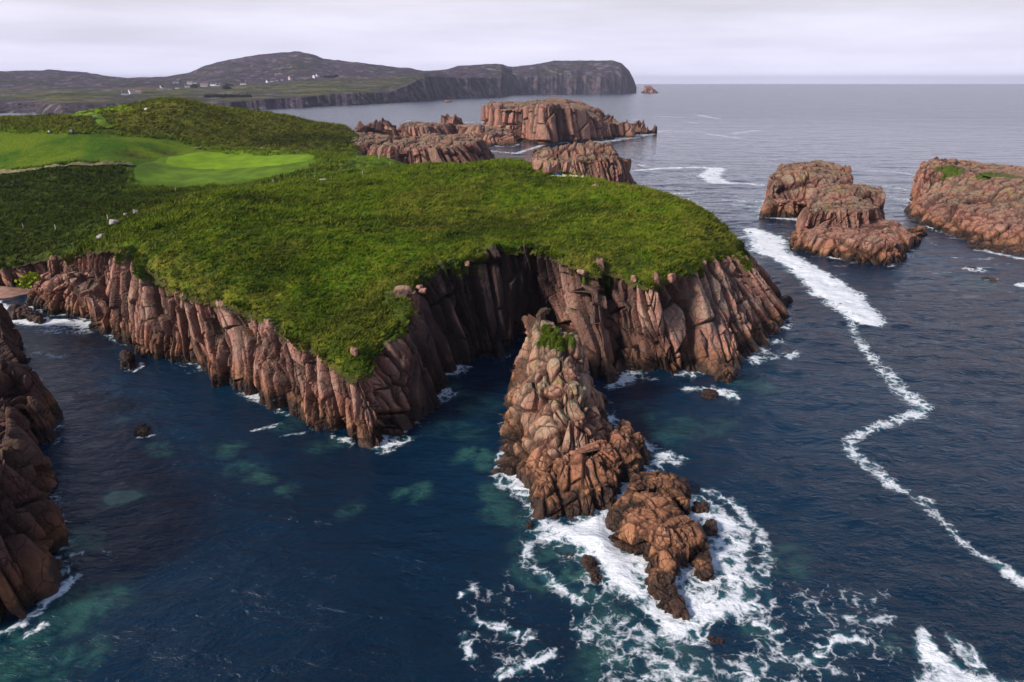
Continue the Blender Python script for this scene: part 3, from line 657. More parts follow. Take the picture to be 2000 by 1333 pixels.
for i, (b, h, lab) in enumerate(small):
    P = np.array([xy(*q) for q in b]); c = P.mean(0); wd = np.linalg.norm(P-c, axis=1).mean()
    rock('boulder', b, [('w', *c, h), ('w', *(c+[wd*.4, wd*.2]), h*.7)], M_rock_surf if i < 5 else M_rock_dark, 'mix', .14 if wd < 3 else .25, .35 if wd < 2.2 else .7, 40+i, .35, big=.3, zb=-1.0, label=lab, cat='boulder')
# near left rocks
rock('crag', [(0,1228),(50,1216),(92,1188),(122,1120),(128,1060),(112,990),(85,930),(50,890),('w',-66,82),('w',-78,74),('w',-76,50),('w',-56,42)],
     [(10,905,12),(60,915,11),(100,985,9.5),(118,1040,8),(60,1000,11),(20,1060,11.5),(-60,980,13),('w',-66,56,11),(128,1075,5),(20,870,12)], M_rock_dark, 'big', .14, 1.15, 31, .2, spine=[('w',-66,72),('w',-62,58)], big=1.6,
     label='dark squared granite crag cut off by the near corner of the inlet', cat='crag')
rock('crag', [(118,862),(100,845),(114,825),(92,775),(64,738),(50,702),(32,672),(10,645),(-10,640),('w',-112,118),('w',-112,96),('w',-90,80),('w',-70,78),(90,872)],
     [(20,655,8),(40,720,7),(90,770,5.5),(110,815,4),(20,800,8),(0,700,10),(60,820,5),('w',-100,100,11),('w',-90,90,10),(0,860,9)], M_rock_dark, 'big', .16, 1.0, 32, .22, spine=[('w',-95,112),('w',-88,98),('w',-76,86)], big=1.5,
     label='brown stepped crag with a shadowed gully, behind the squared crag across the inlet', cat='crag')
# lower rocks below the headland corner by the beach
rock('rock_spur', [(56,600),(62,582),(100,565),(150,560),(200,600),(210,655),(180,628),(140,618),(100,616),(72,610)],
     [(95,560,4.5),(120,540,7),(160,530,9),(170,570,8),(185,590,9),(80,580,3)], M_rock, 'col', .22, 1., 33, .3, big=1.,
     label='stepped pink rock spur between the small beach and the headland corner', cat='rock spur')
# right hand stacks
rock('sea_stack', [(1496,412),(1500,425),(1530,428),(1560,424),(1610,420),(1655,405),(1652,385),(1600,376),(1530,378),(1500,392)],
     [('d',1515,348,262),('d',1560,334,268),('d',1580,318,285),('d',1640,318,285),('d',1650,335,275),('d',1505,368,258),('d',1540,400,255)], M_rock_mid, 'big', .34, 1.3, 41, .16, big=1.6,
     label='flat-topped back pillar of the group of three stacks, yellow lichen on its rim', cat='sea stack', group='stacks in the three-part group off the headland')
rock('sea_stack', [(1558,478),(1600,478),(1660,480),(1722,468),(1726,440),(1705,418),(1650,412),(1590,418),(1562,440)],
     [('d',1600,364,235),('d',1572,395,215),('d',1640,364,238),('d',1690,368,232),('d',1712,372,228),('d',1720,420,222),('d',1660,366,225)], M_rock_mid, 'big', .3, 1.15, 42, .18, big=1.5,
     label='square-shouldered middle stack with vertical clefts, before the flat-topped back pillar', cat='sea stack', group='stacks in the three-part group off the headland')
rock('sea_stack', [(1546,486),(1565,496),(1640,508),(1680,515),(1735,523),(1775,505),(1778,480),(1800,475),(1803,455),('w',121,212),('w',112,216),('w',100,210),('w',90,202)],
     [('d',1575,436,202),('d',1620,445,196),('d',1670,450,192),('d',1700,448,190),('d',1735,446,190),('d',1770,458,195),('d',1792,464,203),('d',1740,430,205),('d',1762,485,190)], M_rock_mid, 'mix', .25, 1.2, 43, .22, big=1.3, spine=[('w',92,197),('w',104,190),('w',115,198)],
     label='low lumpy front block of the three-stack group, blocks crusted yellow on top', cat='sea stack', group='stacks in the three-part group off the headland')
rock('boulder', [(1540,486),(1545,468),(1560,465),(1566,482)], [(1552,470,2.4)], M_rock_mid, 'mix', .25, .6, 44, .3, big=.3, zb=-1, label='small brown rock at the seaward foot of the low front block', cat='boulder')
rock('rocky_island', [(1772,400),(1778,425),(1800,440),(1860,465),(1900,490),(1950,500),(2000,512),('w',150,170),('w',190,172),('w',240,215),('w',230,270),('w',200,296),('w',175,302),(1785,378)],
     [('d',1785,320,280),('d',1830,315,285),('d',1880,326,275),('d',1920,334,262),('d',1980,346,242),('d',1900,395,225),('d',1950,430,205),('d',1980,470,190),('d',2060,356,240),('w',190,240,13),('w',178,285,16),('d',1850,372,248),('d',1800,380,262)],
     M_rock_mid, 'mix', .36, 1.35, 45, .25, big=2.2, moss=[(1940,340,14,6),(1990,352,13,7),(1860,322,15.5,6)], spine=[('w',172,278),('w',172,240),('w',190,205)],
     label='long brown rocky island with a vertical prow, running out past the edge of the view', cat='rocky island')
# rocks beyond the headland
rock('sea_stack', [('w',4,300),('w',12,285),('w',30,278),('w',45,284),('w',54,296),('w',57,312),('w',46,330),('w',28,338),('w',10,328)],
     [('w',8,302,14.5),('w',18,308,18),('w',30,305,21.5),('w',40,300,20.5),('w',48,300,15),('w',53,306,9),('w',32,290,17),('w',20,292,15)], M_rock_mid, 'col', .42, 1.7, 51, .3, big=2.,
     moss=[(1130,292,21.5,6),(1135,305,20,4.5),(1150,285,21.,5)], spine=[('w',16,308),('w',40,306)],
     label='humped pink stack with a tuft of green on its crown, directly behind the headland crest', cat='sea stack')
rock('rocky_ridge', [('w',-78,372),('w',-60,352),('w',-35,346),('w',-16,362),('w',-11,402),('w',-16,440),('w',-40,450),('w',-68,430),('w',-80,400)],
     [('w',-68,385,13),('w',-55,380,15),('w',-36,385,17.5),('w',-22,395,17),('w',-40,410,17),('w',-16,405,12),('w',-60,400,15)], M_rock_mid, 'col', .5, 2.1, 52, .22, big=2.2,
     label='ribbed grey-pink rock ridge just beyond the grass dip, behind the golf links', cat='rocky ridge')
rock('rocky_ridge', [('w',-108,402),('w',-92,385),('w',-74,392),('w',-70,430),('w',-76,460),('w',-102,465),('w',-112,440)],
     [('w',-100,405,13),('w',-85,410,14.5),('w',-80,430,15),('w',-95,440,15)], M_rock_mid, 'col', .55, 2.1, 53, .2, big=1.8,
     label='pink cliff-sided rock joined to the end of the far grassy point', cat='rocky ridge')
rock('sea_stack', [(708,265),(730,268),(760,270),(778,266),('w',-98,600),('w',-118,620),('w',-135,600)],
     [(725,238,15),(740,240,14),(755,250,9),(770,260,4)], M_rock_mid, 'mix', .6, 2., 54, .3, big=1.5,
     label='small dark peaked rock leaning seaward past the far grassy point', cat='sea stack')
rock('sea_stack', [(782,272),(820,275),(880,270),(892,262),('w',-48,640),('w',-70,660),('w',-100,640)],
     [(790,256,10),(830,250,13),(870,247,14.5),(888,252,11)], M_rock_mid, 'col', .65, 2.3, 55, .2, big=1.5, moss=[(862,247,14,7)],
     label='low flat-topped rock with a dull green top, between the peaked rock and the reef', cat='sea stack')
rock('reef', [(893,268),(930,280),(985,287),(1014,284),(1005,272),('w',-10,620),('w',-40,650),('w',-55,640)],
     [(905,245,14),(930,243,14),(955,255,9.5),(985,268,5),(1005,278,2)], M_rock_mid, 'mix', .65, 2.2, 56, .25, big=1.5,
     label='low dark reef sloping down beside the great flat island', cat='reef')
rock('rocky_island', [(950,262),(975,272),(1010,274),(1038,276),(1060,282),(1100,279),(1145,276),(1180,272),(1235,268),(1250,262),(1280,262),('w',110,690),('w',60,740),('w',0,740),('w',-28,690)],
     [(955,218,25),(1000,203,30),(1022,199,32),(1060,207,29),(1100,201,31),(1150,203,30),(1200,207,28),(1222,212,26),(1232,240,13),(1250,252,6),(1275,258,2),(1050,215,28),(1130,210,29),('w',40,700,30),('w',0,700,27)],
     M_rock_mid, 'big', .75, 3.3, 57, .12, big=3.2, moss=[(1090,206,30,14),(1060,210,29,10),(1150,204,30,12)], spine=[('w',-8,660),('w',40,650),('w',85,655)], pw=1.2,
     label='great flat-topped island with sheer pink walls and a cave, largest beyond the headland', cat='rocky island')

# ------------------------------------------------------------------ far hills
HC = [(-260,(206,1400),(201,1550),(185,2000),(165,2700),(141,3400)),(0,(206,1380),(201,1500),(188,1900),(172,2500),(138,3300)),(60,(206,1350),(202,1450),(188,1900),(172,2500),(137,3300)),
 (110,(226,850),(205,1150),(190,1700),(174,2400),(137,3300)),(160,(228,830),(204.5,1130),(189,1700),(173,2350),(140.5,3250)),(200,(228,820),(204,1120),(188,1700),(172,2300),(147,3200)),(250,(215,1000),(200,1300),(186,1750),(170,2300),(153,3100)),
 (330,(212,1100),(198,1350),(183,1800),(168,2300),(150,3100)),(375,(211,1150),(197.5,1375),(182,1850),(166,2350),(142,3150)),(400,(210,1200),(197,1400),(180,1900),(165,2400),(131,3200)),(430,(209,1250),(200,1360),(181,1850),(165,2350),(122.5,3200)),(450,(208.5,1290),(201,1320),(182,1800),(165,2300),(119,3200)),
 (500,(207,1340),(196,1380),(180,1800),(160,2400),(110,3200)),(545,(205,1390),(193,1430),(179,1780),(158,2400),(104,3200)),(590,(204,1430),(190,1480),(178,1750),(155,2400),(101,3200)),(615,(202,1490),(188,1540),(177,1750),(155,2380),(105,3150)),(635,(201,1530),(186,1580),(176,1750),(155,2350),(115,3100)),
 (700,(199,1620),(181,1680),(170,1900),(150,2400),(121,3000)),(760,(197,1710),(182,1760),(165,2000),(150,2400),(128,3000)),(800,(195,1850),(165,1920),(155,2100),(147,2450),(133,2950)),(830,(193,1920),(150,2020),(146,2200),(143,2500),(140,2900)),
 (870,(190,2150),(151,2220),(145,2400),(140,2700),(136.5,3000)),(900,(189,2220),(153,2300),(144,2500),(136,2800),(128,3100)),(940,(188,2300),(152,2380),(143,2580),(134,2850),(126,3120)),(980,(187,2400),(152,2470),(142,2650),(133,2900),(126,3150)),(1000,(183,2850),(153,2930),(143,3050),(137,3150),(131.5,3300)),
 (1035,(182.5,2920),(151,2990),(140,3100),(130,3230),(127,3380)),(1080,(182,3000),(150,3060),(138,3150),(126,3300),(119.5,3450)),(1130,(181.5,3080),(150,3130),(136,3200),(124,3320),(118,3480)),(1190,(181,3150),(150,3200),(135,3260),(123,3350),(118,3500)),(1212,(180.8,3200),(151,3240),(137,3290),(128,3370),(123,3500)),
 (1228,(180.5,3250),(154,3290),(147,3330),(142,3400),(138,3500)),(1238,(180.3,3300),(166,3330),(162,3360),(158,3420),(156,3500)),(1244,(180.3,3330),(175,3350),(174,3380),(173,3420),(172,3500))]
def elev(px, py):
    d = ray(px, py); return d[2]/math.hypot(d[0], d[1])
cp = []
for px, *q in HC:
    az = math.atan2(*ray(px, 162.)[:2]); row = [az]
    for py, r in q:
        row += [r, max(H+r*elev(px, py), 0 if r < 1600 else -5)]
    cp.append(row)
cp = np.array(cp); NA, NR = 1500, 240
azs = np.linspace(cp[0, 0], cp[-1, 0], NA)
ctl = np.stack([np.interp(azs, cp[:, 0], cp[:, j]) for j in range(1, 11)], 1)
kk = np.hanning(9); kk /= kk.sum()
ctl = np.stack([np.convolve(np.pad(ctl[:, j], 4, 'edge'), kk, 'valid') for j in range(10)], 1)
rr_ = ctl[:, 0::2]; zz_ = ctl[:, 1::2]
jit = fbm(np.c_[azs*1500, azs*0], 38, 4, 5)*34+fbm(np.c_[azs*1500, azs*0], 9, 2, 6)*9
rr_[:, 0] += jit; rr_[:, 1] += jit*1.2
R_ = np.c_[rr_[:, :1]-6, rr_, rr_[:, -1:]+500, rr_[:, -1:]+1200]; Z_ = np.c_[np.full(NA, -4.), np.maximum(zz_[:, :1]*0+1.5, 1.5), zz_[:, 1:], zz_[:, -1:]-40, np.full(NA, -5.)]
tt = np.r_[np.linspace(0, 1, 5)[:-1], np.linspace(1, 2, 50)[:-1], np.linspace(2, 5, 140)[:-1], np.linspace(5, 7, 30)]
hill = []
for i in range(NA):
    x = np.arange(8.); hill.append(np.c_[np.interp(tt, x, R_[i]), np.interp(tt, x, Z_[i])])
hill = np.array(hill)                                    # NA, rows, 2
k3 = np.hanning(9); k3 /= k3.sum()
for j in range(2):
    sm_ = np.apply_along_axis(lambda v: np.convolve(np.pad(v, 4, 'edge'), k3, 'valid'), 1, hill[:, :, j]); wgt = (smooth(tt, 2.0, 2.3)*(1-.8*smooth(tt, 4.6, 4.9)))[None]
    hill[:, :, j] = hill[:, :, j]*(1-wgt)+sm_*wgt
X = hill[:, :, 0]*np.sin(azs)[:, None]; Y = hill[:, :, 0]*np.cos(azs)[:, None]; Z = hill[:, :, 1]
P2 = np.c_[X.ravel(), Y.ravel()]; tw = np.tile(tt, NA)
nzv = 12*fbm(P2, 240, 5, 51, .6)+9*fbm(P2, 75, 5, 52, .62)-5*np.abs(fbm(P2, 40, 3, 53))
wz = smooth(tw, 1.9, 2.6)*(1-.4*smooth(tw, 4.2, 5)*(1-smooth(tw, 5, 5.4)))*np.interp(Z.ravel(), [0, 20, 90], [.18, .35, 1.])
Zf = Z.ravel()+nzv*wz
cl = smooth(tw, .9, 1.3)*(1-smooth(tw, 1.8, 2.2)); Zf = Zf+cl*4*fbm(np.c_[P2, Z.ravel()], 18, 3, 54)
cliffy = np.clip((Z_[:, 2]-10)/35, .15, 1)
isc = (np.repeat(cliffy, len(tt)))*(1-smooth(tw, 1.9, 2.35))
field = smooth(tw, 1.9, 2.4)*(1-smooth(tw, 3.6, 4.1))*np.repeat(smooth(azs, cp[0, 0]-.1, cp[3, 0])*(1-smooth(azs, cp[18, 0], cp[20, 0])), len(tt))
a = NT('heather hill')
n1 = a.noise(.006, 6, rough=.62); n2 = a.noise(.03, 6, rough=.65)
c = a.mix(a.rng(n1, .4, .6), (.075, .052, .078), (.046, .046, .036)); c = a.mix(a.rng(n2, .53, .64, 0, .8), c, (.26, .20, .21)); c = a.mix(a.rng(n2, .46, .3, 0, .6), c, (.022, .02, .02))
fl_ = a.mix(a.rng(a.noise(.011, 5, vec=a.mapv((.5, 1.6, 1)), rough=.6), .42, .58), (.045, .070, .015), (.17, .15, .05))
c = a.mix(a.math('MULTIPLY', a.attr('field'), a.rng(a.noise(.009, 5, vec=a.mapv((.6, 1.4, 1)), rough=.65), .40, .58, .25, .95)), c, fl_)
rk = a.mix(a.rng(a.noise(.03, 6, vec=a.mapv((1.6, 1.6, .35)), rough=.68), .40, .66), (.034, .030, .042), (.17, .12, .125))
c = a.mix(a.attr('rocky'), c, rk)
M_hill = a.fin(c, .95, a.bump(n2, 1, 9., a.bump(n1, 1, 30.)), .05)
hv = np.c_[P2, Zf]
hob = mesh_obj('hills', hv, gridfaces(NA, len(tt)), M_hill, attrs={'field': field, 'rocky': np.clip(isc, 0, 1)})
tag(hob, 'heather hills and dark headland across the bay, with a band of cliffs', 'hills', kind='structure')
HG = hv.reshape(NA, len(tt), 3)
def onhill(px, py):
    az = math.atan2(*ray(px, py)[:2]); i = int(np.clip(round((az-azs[0])/(azs[1]-azs[0])), 0, NA-1)); g = HG[i]
    rad = np.hypot(g[:, 0], g[:, 1]); el = (g[:, 2]-H)/rad; e0 = elev(px, py)
    k = int(np.argmax((el > e0) & (tt > 1.5)))
    return g[max(k, 1)]
rock('sea_stack', [('w',598,3280),('w',635,3270),('w',668,3290),('w',652,3340),('w',600,3340)], [('w',610,3300,32),('w',626,3310,28),('w',645,3310,13),('w',662,3300,5)], M_rock_far, 'big', 3., 9, 61, .2, big=4, zb=-6,
     label='tiny far stack off the tip of the dark headland on the horizon', cat='sea stack')
rock('boulder', [('w',-168,1760),('w',-158,1755),('w',-146,1760),('w',-150,1772),('w',-164,1772)], [('w',-157,1764,5)], M_rock_far, 'mix', 1.2, 3, 62, .3, big=1, zb=-2, label='small dark skerry in the surf under the distant cliffs', cat='skerry')

# ------------------------------------------------------------------ the sea
wx = axis(-22000, 22000, -95, 92, .55, 1.022); wy = axis(-2500, 22000, 34, 215, .55, 1.016)
WX, WY = np.meshgrid(wx, wy); px_, py_ = WX.ravel(), WY.ravel(); wp = np.c_[px_, py_]
foam = np.zeros(len(wp)); shal = np.zeros(len(wp))
def stroke(pts, wid, inten, soft=.6, spr=None):
    """pts px; wid metres at each point; soft fraction of edge"""
    global foam
    Q = np.array([xy(*p[:2]) for p in pts]); wid = np.broadcast_to(wid, len(Q)).astype(float); inten = np.broadcast_to(inten, len(Q)).astype(float)
    lo = Q.min(0)-wid.max()*2-8; hi = Q.max(0)+wid.max()*2+8
    m = np.where((wp > lo).all(1) & (wp < hi).all(1))[0]; p = wp[m]
    p = p+np.stack([fbm(p, max(3, wid.max()), 3, 81), fbm(p, max(3, wid.max()), 3, 82)], 1)*np.maximum(wid.max()*.35, .5)
    v = np.zeros(len(m))
    for i in range(len(Q)-1):
        a, b = Q[i], Q[i+1]; ab = b-a; t = np.clip(((p-a)@ab)/(ab@ab), 0, 1)
        d = np.linalg.norm(p-a-t[:, None]*ab, axis=1); ww = wid[i]+(wid[i+1]-wid[i])*t; ii = inten[i]+(inten[i+1]-inten[i])*t
        v = np.maximum(v, ii*smooth(d, ww*(1+soft), ww*(1-soft)))
    foam[m] = np.maximum(foam[m], v)
def area(pts, inten, soft):
    Q = np.array([xy(*p) for p in pts]); lo = Q.min(0)-soft*3; hi = Q.max(0)+soft*3
    m = np.where((wp > lo).all(1) & (wp < hi).all(1))[0]
    d = polydist(wp[m], Q)+soft*.8*fbm(wp[m], soft*2, 3, 83)
    foam[m] = np.maximum(foam[m], inten*smooth(d, -soft, soft))
def edgefoam(B, inten, wd):
    lo = B.min(0)-wd*4; hi = B.max(0)+wd*4; m = np.where((wp > lo).all(1) & (wp < hi).all(1))[0]
    d = -polydist(wp[m], B)
    foam[m] = np.maximum(foam[m], inten*np.exp(-np.maximum(d, 0)/wd)*smooth(fbm(wp[m], 5, 2, 84), -.25, .25))
stroke([(1425,466),(1470,466),(1490,462)], 1.6, .7)
stroke([(1470,450),(1500,470),(1500,490),(1540,508)], [3, 5.0, 4.6, 3.8], 1.15, .75)
stroke([(1540,508),(1590,540),(1640,580),(1672,612),(1698,630)], [3.6, 4.4, 4.8, 4.0, 2.8], 1.3, .6)
stroke([(1650,610),(1668,650),(1690,685),(1720,720),(1760,765),(1785,790)], [1.0, 1.0, 1.1, 1.5, 1.7, 2.0], .60, .8)
stroke([(1785,790),(1812,795),(1785,815),(1740,832),(1690,848),(1662,866),(1658,885)], [1.6, 1.1, 1.5, 1.0, 1.0, 1.0, 1.0], .66, .8)
stroke([(1658,885),(1700,915),(1740,950),(1800,985),(1850,1030),(1885,1070),(1930,1095),(1975,1120),(2010,1150)], [1.0, 1.5, 1.2, 1.1, .7, .7, .8, 1.0, 1.], .62, .8)
for s_ in ([(1240,334),(1300,330),(1370,328),(1400,330)], [(1400,330),(1385,345),(1405,358),(1450,358),(1492,363)]): stroke(s_, [2.5, 3, 3, 5][:len(s_)] if len(s_) == 4 else [5, 6, 5, 2.5, 1.5], .95, .6)
for s_ in ([(1250,262),(1300,256),(1370,258)], [(1290,228),(1330,230)], [(1150,276),(1180,278),(1230,270),(1275,262)], [(1365,225),(1400,232)], [(1350,240),(1360,241)], [(1430,262),(1480,255)], [(1380,262),(1440,270)]): stroke(s_, 7, .62, .9)
for s_ in ([(1690,335),(1740,335),(1790,343)], [(1730,365),(1772,372)], [(1740,385),(1775,392)], [(1420,392),(1495,396)], [(1440,402),(1490,408)], [(1340,390),(1370,410),(1385,425)], [(1255,370),(1275,376)], [(1310,380),(1345,378)], [(1790,425),(1830,440)], [(1250,322),(1262,326)]): stroke(s_, 3, .60, .9)
for s_ in ([(1500,425),(1555,430)], [(900,288),(960,296),(1010,300),(1060,284)], [(905,240),(935,238),(960,240)], [(780,235),(800,236)]): stroke(s_, 3, .7, .8)
stroke([(560,203),(620,203),(680,201),(740,199),(800,196),(830,193),(870,191),(940,188),(1000,186)], 10, [.8, .9, 1.2, .7, 1.2, 1.3, .8, .8, .7], .7); stroke([(1240,181),(1285,180)], 16, .8, .8); stroke([(1060,186),(1110,188)], 10, .6, .8); stroke([(1015,183),(1045,182.5)], 10, .9, .8)
# surf
area([(1040,1015),(1100,1010),(1160,1000),(1205,975),(1235,930),(1290,915),(1340,965),(1400,985),(1450,1030),(1470,1090),(1462,1160),(1430,1210),(1395,1225),(1375,1262),(1330,1252),(1270,1200),(1210,1165),(1150,1130),(1110,1080),(1060,1060)], .80, 2.0)
area([(1050,1022),(1120,1022),(1180,1010),(1190,1050),(1215,1100),(1260,1150),(1300,1190),(1370,1225),(1365,1255),(1310,1240),(1250,1180),(1190,1140),(1150,1080),(1080,1050)], 1.6, 1.8)
stroke([(1205,985),(1235,950),(1275,935),(1320,945)], 1., .9, .9); stroke([(1385,1000),(1430,1040),(1440,1060)], [1.4, 2., 1.3], .95, 1.); stroke([(1395,1110),(1430,1130),(1440,1180),(1400,1190)], [1.8, 2.3, 2.0, 1.4], .95, 1.)
stroke([(1270,925),(1290,890),(1320,905)], 1.1, .7, .8)
stroke([(1380,965),(1440,985),(1480,1030),(1497,1080),(1490,1140),(1500,1180)], .8, .60, 1.)
stroke([(1030,1060),(1028,1100),(1060,1130),(1100,1160),(1130,1180)], .8, .60, 1.)
area([(1130,1150),(1280,1200),(1400,1262),(1500,1200),(1560,1260),(1700,1333),(1500,1400),(1150,1400),(1150,1250)], .48, 2.5)
area([(1110,1190),(1200,1200),(1300,1260),(1370,1280),(1340,1333),(1200,1333),(1120,1260)], .50, 1.8)
area([(900,1130),(1010,1120),(1010,1180),(960,1190),(1100,1250),(1100,1345),(960,1345),(890,1250)], .33, 2.0)
for s_ in ([(905,1165),(930,1150)], [(930,1215),(965,1225),(1000,1240),(1035,1245)], [(905,1240),(925,1290)], [(975,1325),(1040,1300),(1080,1280)], [(1480,1220),(1520,1240)], [(1580,1300),(1640,1250),(1680,1260)], [(1650,1210),(1700,1225),(1740,1212)]): stroke(s_, .45, .78, .8)
area([(1540,1150),(1760,1150),(1760,1290),(1600,1333),(1540,1260)], .34, 2.)
stroke([(1800,1240),(1815,1290),(1850,1310)], [.5, 1., 1.6], .85, 1.); stroke([(1855,1250),(1890,1280),(1910,1305)], [.6, 1.1, .7], .8, 1.)
area([(1780,1333),(1820,1300),(1900,1310),(1990,1345),(1990,1420),(1760,1420)], 1.0, 1.8)
# inlet
area([(-40,592),(0,590),(60,606),(100,622),(180,632),(195,642),(120,640),(60,640),(0,632),(-40,640)], .95, 1.6)
area([(60,630),(180,634),(205,645),(150,660),(80,655)], .55, 2.)
stroke([(1192,716),(1215,712),(1238,728),(1210,750),(1185,760)], [1.2, 1.1, 1.1, 1.6, .8], .72, .8)
stroke([(1335,762),(1380,765),(1425,768),(1435,778)], [.7, 1.3, 1.5, 1.], .68, .8); stroke([(1185,850),(1240,870),(1300,890),(1330,900)], 1.2, .55, .8)
stroke([(858,790),(872,778),(888,772)], .7, .6, .8); stroke([(785,835),(795,860),(770,878),(745,885)], .45, .6, .8); stroke([(490,845),(530,835),(548,828)], .35, .5, .9); stroke([(555,850),(590,846),(612,838)], .35, .5, .9)
stroke([(265,728),(280,718),(278,708)], .35, .75, .7); stroke([(260,855),(285,856),(300,850)], .3, .8, .6); stroke([(100,1095),(150,1085),(200,1075),(225,1090)], .35, .62, .8); stroke([(0,1235),(40,1222),(70,1200),(110,1165),(150,1130)], .6, .78, .8); stroke([(30,1260),(90,1220)], .4, .7, .8); stroke([(980,900),(965,930),(985,960)], .6, .6, .8); stroke([(75,690),(110,700),(125,695)], .5, .7, .8); stroke([(1542,700),(1560,690)], 1, .6, .8); stroke([(1990,560),(2005,558)], 1.5, .9)
stroke([(1440,478),(1400,440)], 1.5, .4, .8)
for i, B in enumerate(BASES):
    if B[:, 1].mean() < 260: edgefoam(B, .75 if i < 8 else .65, .7 if i < 18 else 1.2)
    elif B[:, 1].mean() < 800: edgefoam(B, .95, 5.)
edgefoam(np.vstack([foot, [[-560, 620]], [[-560, 262]]]), .62, .7)
def shoal(pts, r, v=1., st=1.):
    for p in pts:
        c = xy(*p[:2]); d = np.linalg.norm((wp-c)/[1, st], axis=1)
        m = d < r*3; shal[m] = np.maximum(shal[m], v*smooth(d[m]+r*.7*fbm(wp[m], r, 3, 85), r*1.25, r*.5))
shoal([(240,972)], 2.7, 1.9, .8); shoal([(305,875),(318,885)], 1.5, .9); shoal([(170,1075),(150,1060)], 2.2, .9); shoal([(60,1260),(110,1230),(150,1180),(190,1170),(120,1300),(30,1320)], 3.2, .62)
shoal([(225,800),(245,820)], 1.5, .45); shoal([(480,915),(500,930),(440,880)], 2.4, .55); shoal([(800,965),(830,960)], 1.8, .7); shoal([(680,1000),(560,960)], 1.6, .5); shoal([(925,895),(945,910),(960,960)], 2.6, .6); shoal([(560,830),(640,870)], 2.6, .35)
shoal([(1000,1010),(1030,1050),(980,1000)], 2.5, .45); shoal([(1100,1090),(1070,1110),(1150,1150),(1200,1230),(1250,1280),(1180,1300),(1300,1300)], 3.2, .55); shoal([(1060,1140),(1110,1130)], 1.8, .8)
shoal([(1340,835),(1310,850),(1400,830),(1260,810)], 3.5, .33); shoal([(1540,1110),(1560,1080)], 2., .42); shoal([(1485,1235)], 1.6, .6); shoal([(1745,1275)], 1.2, .6); shoal([(860,740),(890,760),(930,800),(900,840)], 4, .30); shoal([(1920,560),(1900,545)], 4, .5); shoal([(1450,745),(1480,760)], 3.5, .3)
dist = np.hypot(px_, py_)
att = 1/(1+(dist/500.)**2)
calm = 1-.55*smooth(px_, 10, -20)*smooth(py_, 160, 130)
ca, sa = math.cos(.45), math.sin(.45); q2 = np.c_[(ca*px_+sa*py_)*.55, -sa*px_+ca*py_]
wz = (.55*fbm(q2, 9, 3, 90)+.30*(1-2*np.abs(fbm(q2, 4.2, 3, 91)))+.13*fbm(q2, 1.6, 2, 92))*calm
wz = np.where(dist < 700, wz*att*1.0, 0)
wz += .55*np.clip(foam-.9, 0, .5)*(1+1.5*fbm(wp, 1.5, 3, 93))*(dist < 200)
wo = mesh_obj('water', np.c_[px_, py_, wz], gridfaces(len(wy), len(wx)), M_water, attrs={'foam': foam, 'shallow': shal})
tag(wo, 'dark navy sea streaked with white foam', 'sea', kind='structure')
# a bay behind the low ground is the same sheet of sea, seen past the links

# ------------------------------------------------------------------ beach
bx = np.array([xy(-260,600), xy(-60,594), xy(0,592), xy(50,585), xy(80,575), xy(100,560), xy(60,545), xy(0,550), xy(-260,560)])
g = np.stack(np.meshgrid(np.arange(-230, -88, .6), np.arange(132, 175, .6)), -1).reshape(-1, 2); nx = len(np.arange(-230, -88, .6)); ny = len(np.arange(132, 175, .6))
dd = polydist(g, bx); zb_ = -.5+.22*np.clip(dd, -3, 12)+.08*fbm(g, 1.5, 3, 3); Fb = gridfaces(ny, nx); Fb = Fb[(dd[Fb] > -2.5).all(1)]
us = np.zeros(len(g), bool); us[Fb.ravel()] = True
bo = mesh_obj('beach', np.c_[g, zb_][us], (np.cumsum(us)-1)[Fb], M_sand); tag(bo, 'small pink sand beach at the head of the inlet', 'beach', kind='structure')

# ------------------------------------------------------------------ golf links
def ground_z(P):
    P = np.atleast_2d(P); f, b, d, e = zones(P[:, 0], P[:, 1], None); return turfz(P[:, 0], P[:, 1], e, f)
def drape(name, pts, mat, lift, sp=.8, label=None, cat=None, kind='structure'):
    Q = spline(np.array([onland(*p)[:2] for p in pts]), 90, True); lo, hi = Q.min(0)-1, Q.max(0)+1
    ax, ay = np.arange(lo[0], hi[0], sp), np.arange(lo[1], hi[1], sp); g = np.stack(np.meshgrid(ax, ay), -1).reshape(-1, 2)
    dd = polydist(g, Q); Fb = gridfaces(len(ay), len(ax)); Fb = Fb[(dd[Fb] > -sp*.5).all(1)]; us = np.zeros(len(g), bool); us[Fb.ravel()] = True
    z = ground_z(g[us])+lift-.25*smooth(dd[us], .8, -.3)
    o = mesh_obj(name, np.c_[g[us], z], (np.cumsum(us)-1)[Fb], mat); return tag(o, label, cat, kind=kind)
drape('fairway', [(263,326),(290,312),(318,300),(350,292),(420,290),(520,291),(600,293),(645,298),(632,316),(560,340),(450,356),(360,362),(290,360),(264,352)], M_apron, .16, label='mown apron of pale green around the putting green', cat='fairway')
drape('putting_green', [(322,312),(332,302),(375,294),(450,292),(530,293),(598,297),(616,304),(600,314),(540,323),(450,329),(370,328),(332,322)], M_green, .32, label='bright smooth putting green beyond the headland', cat='putting green')
drape('tee', [(145,219),(160,212),(200,209),(200,222),(170,223)], M_green, .25, label='mown tee platform on the knoll by the far buggy', cat='tee')
drape('tee', [(202,210),(250,208),(285,209),(250,213),(202,213)], M_green, .25, label='second narrow tee strip on the knoll, beside the pale boulder', cat='tee')
